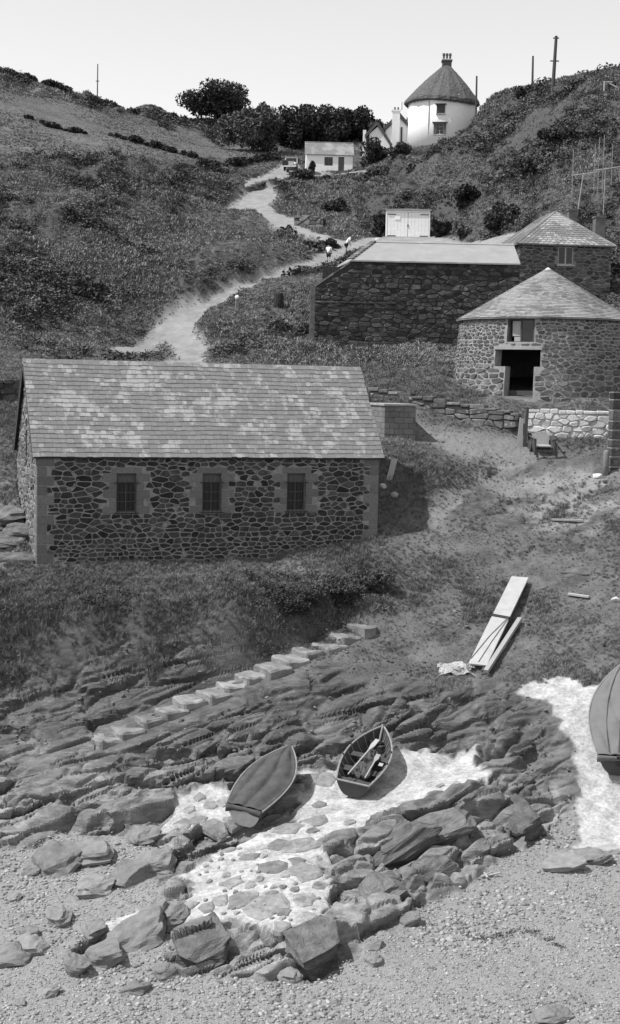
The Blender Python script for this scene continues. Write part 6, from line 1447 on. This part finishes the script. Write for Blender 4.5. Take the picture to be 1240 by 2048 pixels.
M_GRASS = leafmat('rough_grass', .07, .27, 0, .11); M_GRASSL = leafmat('seeding_grass', .14, .36); M_SCRUB = leafmat('bramble_leaves', .024, .11); M_BRACK = leafmat('bracken_fronds', .06, .2); M_FIELD = leafmat('grazed_turf', .075, .16, 0, .08)
M_LEAF = leafmat('tree_leaves', .02, .085, 0, .35); M_LEAFL = leafmat('pale_tree_leaves', .06, .18, 0, .4)
def tuft(seed, n, m, wide=.06, lean=.55, sp=.32):
    r = random.Random(seed); v = []; f = []
    for i in range(n):
        a = r.uniform(0, 6.28); x, y = r.uniform(-sp, sp), r.uniform(-sp, sp); h_ = r.uniform(.5, 1.0); ln = r.uniform(.1, lean); w_ = wide * r.uniform(.6, 1.2); dx, dy = math.cos(a), math.sin(a); b = len(v)
        v += [(x - dy * w_, y + dx * w_, -.15), (x + dy * w_, y - dx * w_, -.15), (x + dx * ln * .4 + dy * w_ * .8, y + dy * ln * .4 - dx * w_ * .8, h_ * .6), (x + dx * ln * .4 - dy * w_ * .8, y + dy * ln * .4 + dx * w_ * .8, h_ * .6), (x + dx * ln, y + dy * ln, h_ * r.uniform(.8, 1))]
        f += [(b, b + 1, b + 2, b + 3), (b + 3, b + 2, b + 4)]
    return src_mesh('tuft_source', v, f, m)
def leafclump(seed, n, m, sz=.16, flat=.7):
    r = random.Random(seed); v = []; f = []
    for i in range(n):
        d = Vector((r.gauss(0, 1), r.gauss(0, 1), abs(r.gauss(0, 1)))).normalized() * (r.random() ** .4); c = Vector((d.x, d.y, d.z * flat)); u = Vector((r.gauss(0, 1), r.gauss(0, 1), r.gauss(0, .6))).normalized(); w_ = u.cross(Vector((r.gauss(0, 1), r.gauss(0, 1), 1))).normalized(); s = sz * r.uniform(.6, 1.3); b = len(v)
        v += [c - u * s, c + w_ * s * .5, c + u * s, c - w_ * s * .5]; f += [(b, b + 1, b + 2, b + 3)]
    return src_mesh('clump_source', v, f, m)
def pebble(seed, m):
    bm = bmesh.new(); bmesh.ops.create_icosphere(bm, subdivisions=1, radius=1); r = random.Random(seed)
    for v in bm.verts: v.co *= r.uniform(.8, 1.12); v.co.z *= .6
    me = bpy.data.meshes.new('pebble_source'); bm.to_mesh(me); bm.free(); me.materials.append(m); me.polygons.foreach_set('use_smooth', [True] * len(me.polygons)); return bpy.data.objects.new('pebble_source', me)
def fan(n, v0, v1):
    u = rng.uniform(-1, 1, n); y = v0 * (v1 / v0) ** rng.random(n); return u * (2.5 + .27 * y), y
def inside(x, y):                                   # keep plants out of buildings
    k = pad(x, y, A_BH[:2], bh_d, bh_n, L_BH, W_BH, .15) > 0
    k |= np.hypot(x - C_RB[0], y - C_RB[1]) < R_RB + .35
    k |= (np.abs(x - G_GA[0]) < 2.4) & (np.abs(y - G_GA[1] - 2.2) < 3.4)
    k |= np.hypot(x - T_TH[0], y - T_TH[1]) < 4.2
    k |= (x > CO[0] - .3) & (x < CO[0] + 6) & (y > CO[1] - .6) & (y < CO[1] + 4)
    s = pix(628, 690, 80)[:2]; k |= (x > s[0] - .1) & (x < s[0] + 12.2) & (y > s[1] - .25) & (y < s[1] + 4.6)
    return k
def rots(n, tl=.25): return np.stack([rng.normal(0, tl, n), rng.normal(0, tl, n), rng.uniform(0, 6.28, n)], 1)
mk_at = lambda k, x, y: gsample(MASK[k], x, y)
# grass near the boat house and on the slopes
x, y = fan(150000, 46, 75); g = mk_at('grass', x, y) * (1 - .72 * mk_at('earth', x, y)) * (1 - .8 * mk_at('worn', x, y)) * (1 - .35 * mk_at('scrub', x, y)); ok = (rng.random(len(x)) < g * .85) & ~inside(x, y); x, y = x[ok], y[ok]
hh = (.10 + .16 * np.clip(.5 + 1.4 * fbm(x * .6, y * .6, 301, 3), 0, 1)) * rng.uniform(.7, 1.3, len(x)) * (1 - .55 * np.clip(mk_at('earth', x, y) * 1.6, 0, 1)) 
scatter('near_grass', np.stack([x, y, gz(x, y)], 1), rots(len(x), .3), np.stack([hh * 1.1, hh * 1.1, hh], 1), [tuft(1, 30, M_GRASS, .03, .7), tuft(2, 26, M_GRASS, .03, .8), tuft(3, 22, M_GRASSL, .022, .5)], 'rough grass on the banks around the boat house', 'grass')
# hillside grass
x, y = fan(330000, 73, 230); fl = mk_at('field', x, y); g = mk_at('grass', x, y) * (1 - .45 * mk_at('scrub', x, y)) * (1 - .55 * fl); ok = (rng.random(len(x)) < g * .8) & ~inside(x, y); x, y, fl = x[ok], y[ok], fl[ok]
hh = (.11 + .17 * np.clip(.5 + 1.5 * fbm(x * .14, y * .14, 303, 3), 0, 1)) * (y / 100) ** .6 * rng.uniform(.6, 1.3, len(x)) * (1 - .55 * fl)
hh = hh * np.where(gsample(MASK['road'], x, y) > .1, .5, 1)
scatter('hillside_grass', np.stack([x, y, gz(x, y)], 1), rots(len(x), .25), np.stack([hh * 1.9, hh * 1.9, hh], 1), [tuft(4, 16, M_GRASS, .08), tuft(5, 14, M_GRASS, .08), tuft(6, 14, M_GRASSL, .06)], 'long rough grass covering the valley sides', 'grass')
# bramble and bracken
x, y = fan(120000, 48, 230); g = mk_at('scrub', x, y); cl = np.clip(.5 + 2.2 * fbm(x * .22, y * .16, 305, 3), 0, 1); ok = (rng.random(len(x)) < g * (.10 + .62 * cl) * np.where(y < 72, .65, .75)) & ~inside(x, y); x, y, cl = x[ok], y[ok], cl[ok]
hh = np.where(y < 72, .18, .38) * (np.maximum(y, 72) / 100) ** .7 * (.45 + 1.5 * cl * rng.random(len(x)) ** 2 + .4 * rng.random(len(x)))
calm_ = np.ones(len(x))
for cx_, cy_, rr_ in CALM: calm_ = np.minimum(calm_, .35 + .65 * sstep(.55, 1.15, np.hypot(x - cx_, y - cy_) / rr_))
hh = hh * calm_
scatter('bramble_scrub', np.stack([x, y, gz(x, y)], 1), rots(len(x), .3), np.stack([hh * 1.3, hh * 1.3, hh * 1.15], 1), [leafclump(1, 90, M_SCRUB, .15), leafclump(2, 80, M_SCRUB, .18), leafclump(3, 80, M_SCRUB, .13, 1.0), leafclump(4, 90, M_BRACK, .14, .8)], 'dark bramble and bracken scrub over the valley sides', 'scrub')
# pebbles
M_PEB = mat('pebble', .25, .3, 3, .85, rnd=.5)
x, y = fan(56000, 27.5, 43); g = mk_at('shingle', x, y); ok = rng.random(len(x)) < g; x, y = x[ok], y[ok]
big = np.clip(.5 + 1.5 * fbm(x * .5, y * .5, 311, 3), 0, 1); hh = .016 + .03 * rng.random(len(x)) ** 2.5 * (.5 + big) * 1.6 + np.where(rng.random(len(x)) < .012, .05, 0) * rng.random(len(x))
scatter('shingle_pebbles', np.stack([x, y, gz(x, y) + hh * .1], 1), rots(len(x), .3), np.stack([hh * rng.uniform(.8, 1.5, len(x)), hh, hh], 1), [pebble(1, M_PEB), pebble(2, M_PEB), pebble(3, M_PEB)], 'grey pebbles covering the beach', 'pebbles')
# loose stones on the slopes and ledges
x, y = fan(9000, 38, 64); g = np.maximum(mk_at('earth', x, y) * .6, mk_at('rock', x, y) * .35) * (1 - mk_at('cement', x, y)); ok = (rng.random(len(x)) < g) & ~inside(x, y); x, y = x[ok], y[ok]; hh = .02 + .07 * rng.random(len(x)) ** 4
scatter('slope_stones', np.stack([x, y, gz(x, y)], 1), rots(len(x), .3), np.stack([hh * 1.2, hh, hh], 1), [pebble(4, M_ROCKP), pebble(5, M_ROCK)], 'small loose stones on the earthy slope and ledges', 'stones')

# ------------------------------------------------------------------ trees, shrubs, hedges
M_BARK = mat('bark', .07, .4, 6, .9, .02, 20)
def leaves(mb_lobes, n, sz, seed, m, name, parent):
    r = np.random.default_rng(seed); P_ = []
    for (c, rad) in mb_lobes:
        k = int(n * rad[0] * rad[2] / sum(l[1][0] * l[1][2] for l in mb_lobes)); d = r.normal(size=(k, 3)); d /= np.linalg.norm(d, axis=1)[:, None]; d *= (r.random(k) ** .28)[:, None]; P_.append(np.array(c) + d * np.array(rad))
    C_ = np.concatenate(P_); n = len(C_); u = r.normal(size=(n, 3)); u /= np.linalg.norm(u, axis=1)[:, None]; w_ = np.cross(u, r.normal(size=(n, 3)) + (0, 0, .8)); w_ /= np.linalg.norm(w_, axis=1)[:, None]; s = sz * r.uniform(.6, 1.4, (n, 1))
    V = np.stack([C_ - u * s, C_ + w_ * s * .55, C_ + u * s, C_ - w_ * s * .55], 1).reshape(-1, 3); Q = np.arange(4 * n).reshape(-1, 4)
    me = bpy.data.meshes.new(name); me.vertices.add(4 * n); me.vertices.foreach_set('co', V.astype(np.float32).ravel()); me.loops.add(4 * n); me.loops.foreach_set('vertex_index', Q.astype(np.int32).ravel()); me.polygons.add(n); me.polygons.foreach_set('loop_start', np.arange(0, 4 * n, 4, dtype=np.int32)); me.update(calc_edges=True); me.materials.append(m)
    return link(bpy.data.objects.new(name, me), parent)
def tree(px0, px1, pyt, pyb, D, lab, seed, m=M_LEAF, n=5200, cat='tree', trunk=True, lobes=16, sz=.24, name='tree', airy=1.0):
    s = F / D; b = pix((px0 + px1) / 2, pyb, D); W = (px1 - px0) / s / 2; H = (pyb - pyt) / s; b[2] = min(b[2], float(gz(b[0], b[1])) + .1) if trunk else b[2]; H = pix((px0 + px1) / 2, pyt, D)[2] - b[2]
    o = empty(name, b, 0, lab, cat, None); r = random.Random(seed); lb = []; c0 = .30 if trunk else .12
    for i in range(lobes):
        a = r.uniform(0, 6.28); q = r.random() ** .5; z = r.uniform(c0, .84); wz = math.sin(math.pi * min(1, max(.12, (1 - z) * 1.05 + .12))) ** .6
        rr = r.uniform(.26, .42); lb.append(((W * q * wz * .85 * math.cos(a), W * q * wz * .8 * math.sin(a), H * z), (W * rr, W * rr, H * rr * .62)))
    lb.append(((0, 0, H * .62), (W * .5, W * .5, H * .3)))
    leaves(lb, int(n * airy), sz, seed, m, 'crown', o)
    tr = MB()
    if trunk: tr.tube((0, 0, -.5), (.05, 0, H * .35), .24 + H * .012, .18, 8)
    for c, rad in lb[:8]: tr.tube((0.03, 0, H * (.3 if trunk else .02)), c, .09, .03, 5)
    tr.build('trunk' if trunk else 'stems', M_BARK, o); return o
tree(362, 498, 168, 256, 206, 'large rounded dark tree alone on the field edge', 1, M_LEAF, 9500, lobes=34)
tree(442, 566, 214, 316, 183, 'pale leafy spreading tree at the field corner', 2, M_LEAFL, 9000, lobes=30)
tree(500, 552, 206, 262, 200, 'small dark tree top showing over the pale leafy tree', 3, M_LEAF, 2500, lobes=10)
tree(540, 634, 212, 318, 190, 'dark dense tree next to the pale leafy tree', 4, M_LEAF, 7500, lobes=26)
tree(594, 700, 212, 308, 193, 'broad dark tree directly above the white cottage roof', 5, M_LEAF, 8000, lobes=26)
tree(655, 756, 218, 304, 195, 'dark round-topped tree between cottage and thatched wing', 6, M_LEAF, 7500, lobes=26)
tree(732, 775, 236, 284, 192, 'small wispy tree beside the thatched wing gable', 7, M_LEAF, 1300, lobes=9, sz=.2)
tree(802, 822, 235, 282, 178, 'dark treetop showing between white chimney and round house', 8, M_LEAF, 1200, lobes=7)
SH = [(698,778,274,345,161,'large dark rounded shrub at the right end of white cottage'),(770,836,282,330,158,'dark shrub below the round thatched house wall'),(555,640,338,392,160,'broad low shrub below the white cottage'),(630,720,350,412,155,'dark bushy shrub on the bank under the cottage'),(720,800,335,400,150,'rounded shrub on the steep bank left of the cliff'),
      (790,850,330,380,146,'leafy shrub on the bank below thatched house'),(615,632,322,345,166.5,'small thin shrub against the white cottage wall'),(1028,1062,176,206,150,'low dark hedge bush at foot of short pole'),(1060,1112,170,200,147,'dark hedge bush beneath the tallest pole'),(905,950,450,480,118,'pale bushy clump beside the garage'),
      (860,900,440,478,121,'dark shrub against the garage right side'),(1080,1230,262,300,121,'dark overhanging shrub on the quarry face'),(890,960,370,420,128,'dark hollow shrub on the right hillside'),(960,1040,400,470,112,'tall bramble clump behind the hipped house'),(1040,1110,320,380,121,'dark gorse clump on the right hillside'),
      (640,710,395,440,139,'bramble clump above the middle road bend'),(735,780,420,470,128,'dark shrub close to the garage left side'),(800,870,395,425,134,'shrub line above the garage roof')]
THK = [(0,80,500,575,97),(60,150,525,600,95),(120,205,555,622,93),(10,100,570,640,91),(80,170,590,640,90),(-40,40,600,660,89),(215,300,335,385,150),(280,350,345,390,148),(330,420,325,372,154),(400,460,330,368,157),(170,240,370,420,138),(330,380,390,425,140),(20,90,400,440,120),(120,200,430,475,116),(560,640,486,520,116),(480,545,516,545,108),(420,470,545,575,101),(630,680,480,508,119),(210,270,470,505,112),(60,120,655,690,84),(120,170,640,668,88)]
for i, q in enumerate(THK): tree(q[0], q[1], q[2], q[3], q[4], 'dark rounded bramble thicket on the grassy valley side', 120 + i, M_LEAF, 2600, 'shrub', False, 14, .15, 'bramble_thicket')['group'] = 'bramble thickets on the valley side'
for i, q in enumerate(SH): tree(q[0], q[1], q[2], q[3], q[4], q[5], 40 + i, M_LEAFL if 'pale' in q[5] else M_LEAF, 2600 if q[1] - q[0] > 60 else 1500, 'shrub', False, 11, .17, 'shrub')
def hedge(pts, h_, w_, lab, seed, n=3500, m=M_LEAF, sz=.2):
    W = [pix(*p) for p in pts]; 
    for p in W: p[2] = float(gz(p[0], p[1]))
    o = empty('hedge', W[0], 0, lab, 'hedge'); r = random.Random(seed); lb = []
    for a, b in zip(W[:-1], W[1:]):
        L = np.linalg.norm(b - a); k = max(2, int(L / (w_ * .9)))
        for i in range(k): t = (i + r.random()) / k; p = a + (b - a) * t; p[2] = float(gz(p[0], p[1])); q = r.uniform(.25, 1.2); lb.append((p - W[0] + np.array((r.uniform(-.3, .3), r.uniform(-.4, .4), h_ * .35 * q)), (w_ * q, w_ * q, h_ * .65 * q)))
    leaves(lb, n, sz, seed, m, 'foliage', o)
    st = MB()
    for c, rad in lb[::2]: st.tube((c[0], c[1], c[2] - h_ * .9), (c[0] + r.uniform(-.2, .2), c[1], c[2] + .1), .04, .02, 5)
    st.build('stems', M_BARK, o)
hedge([(-40,150,199),(0,158,198),(40,168,199),(90,184,201),(155,197,205)], 1.2, 1.0, 'dark hedge along the top of the left skyline', 1, 5200)
hedge([(180,205,206),(230,216,207),(280,220,208),(330,232,210),(368,240,211)], 1.4, 1.1, 'lower broken hedge running down the left skyline', 2, 4200)
hedge([(55,246,172),(110,252,171),(175,262,170)], .6, .8, 'short dark hedge strip across the left field', 3, 2200)
hedge([(220,268,171),(290,288,169),(345,298,168),(405,312,167)], .7, .8, 'hedge bank at the foot of the left field', 4, 3200)
hedge([(400,330,161),(450,325,166),(510,325,172),(555,325,176)], .8, .9, 'thick hedge beside the upper road under the trees', 5, 3600)
# seaweed and litter on the beach
p = hit(930, 1868); sw = empty('seaweed_line', p, 0, 'dark strand of dried seaweed across the open shingle', 'seaweed'); lb = []; r = random.Random(3)
for t in np.linspace(0, 1, 46):
    q = hit(930 + 190 * t, 1868 + 10 * math.sin(t * 7) + 34 * max(0, t - .5)) ; lb.append((q - p + np.array((r.uniform(-.1, .1), r.uniform(-.15, .15), .02)), (.12, .10, .025)))
leaves(lb, 420, .04, 4, M_WOODGR, 'fronds', sw)
p = hit(972, 1756); dw = empty('driftwood', p, R(20), 'small white driftwood fragments lying near the rock foot', 'driftwood')
for k, (x0, y0, L_, a) in enumerate(((-.15, 0, .45, .5), (.1, .05, .35, -.4), (0, -.1, .4, 1.6))): MB().tube((x0, y0, .05), (x0 + L_ * math.cos(a), y0 + L_ * math.sin(a) * .5, .12), .035, .02, 6).build('stick', M_WOODW, dw)
# leafy shrubs on the bank under the boat house
for i, (a, b, t, l, d, lab) in enumerate(((520,645,1172,1232,50.0,'broad dark shrub on the bank below the third boat house window'),(615,730,1160,1212,51.0,'dense dark shrub above the top of the rock steps'),(700,792,1138,1192,52.0,'dark shrub at the right foot of the boat house wall'))):
    tree(a, b, t, l, d, lab, 220 + i, M_SCRUB, 8000, 'shrub', False, 30, .055, 'shrub')
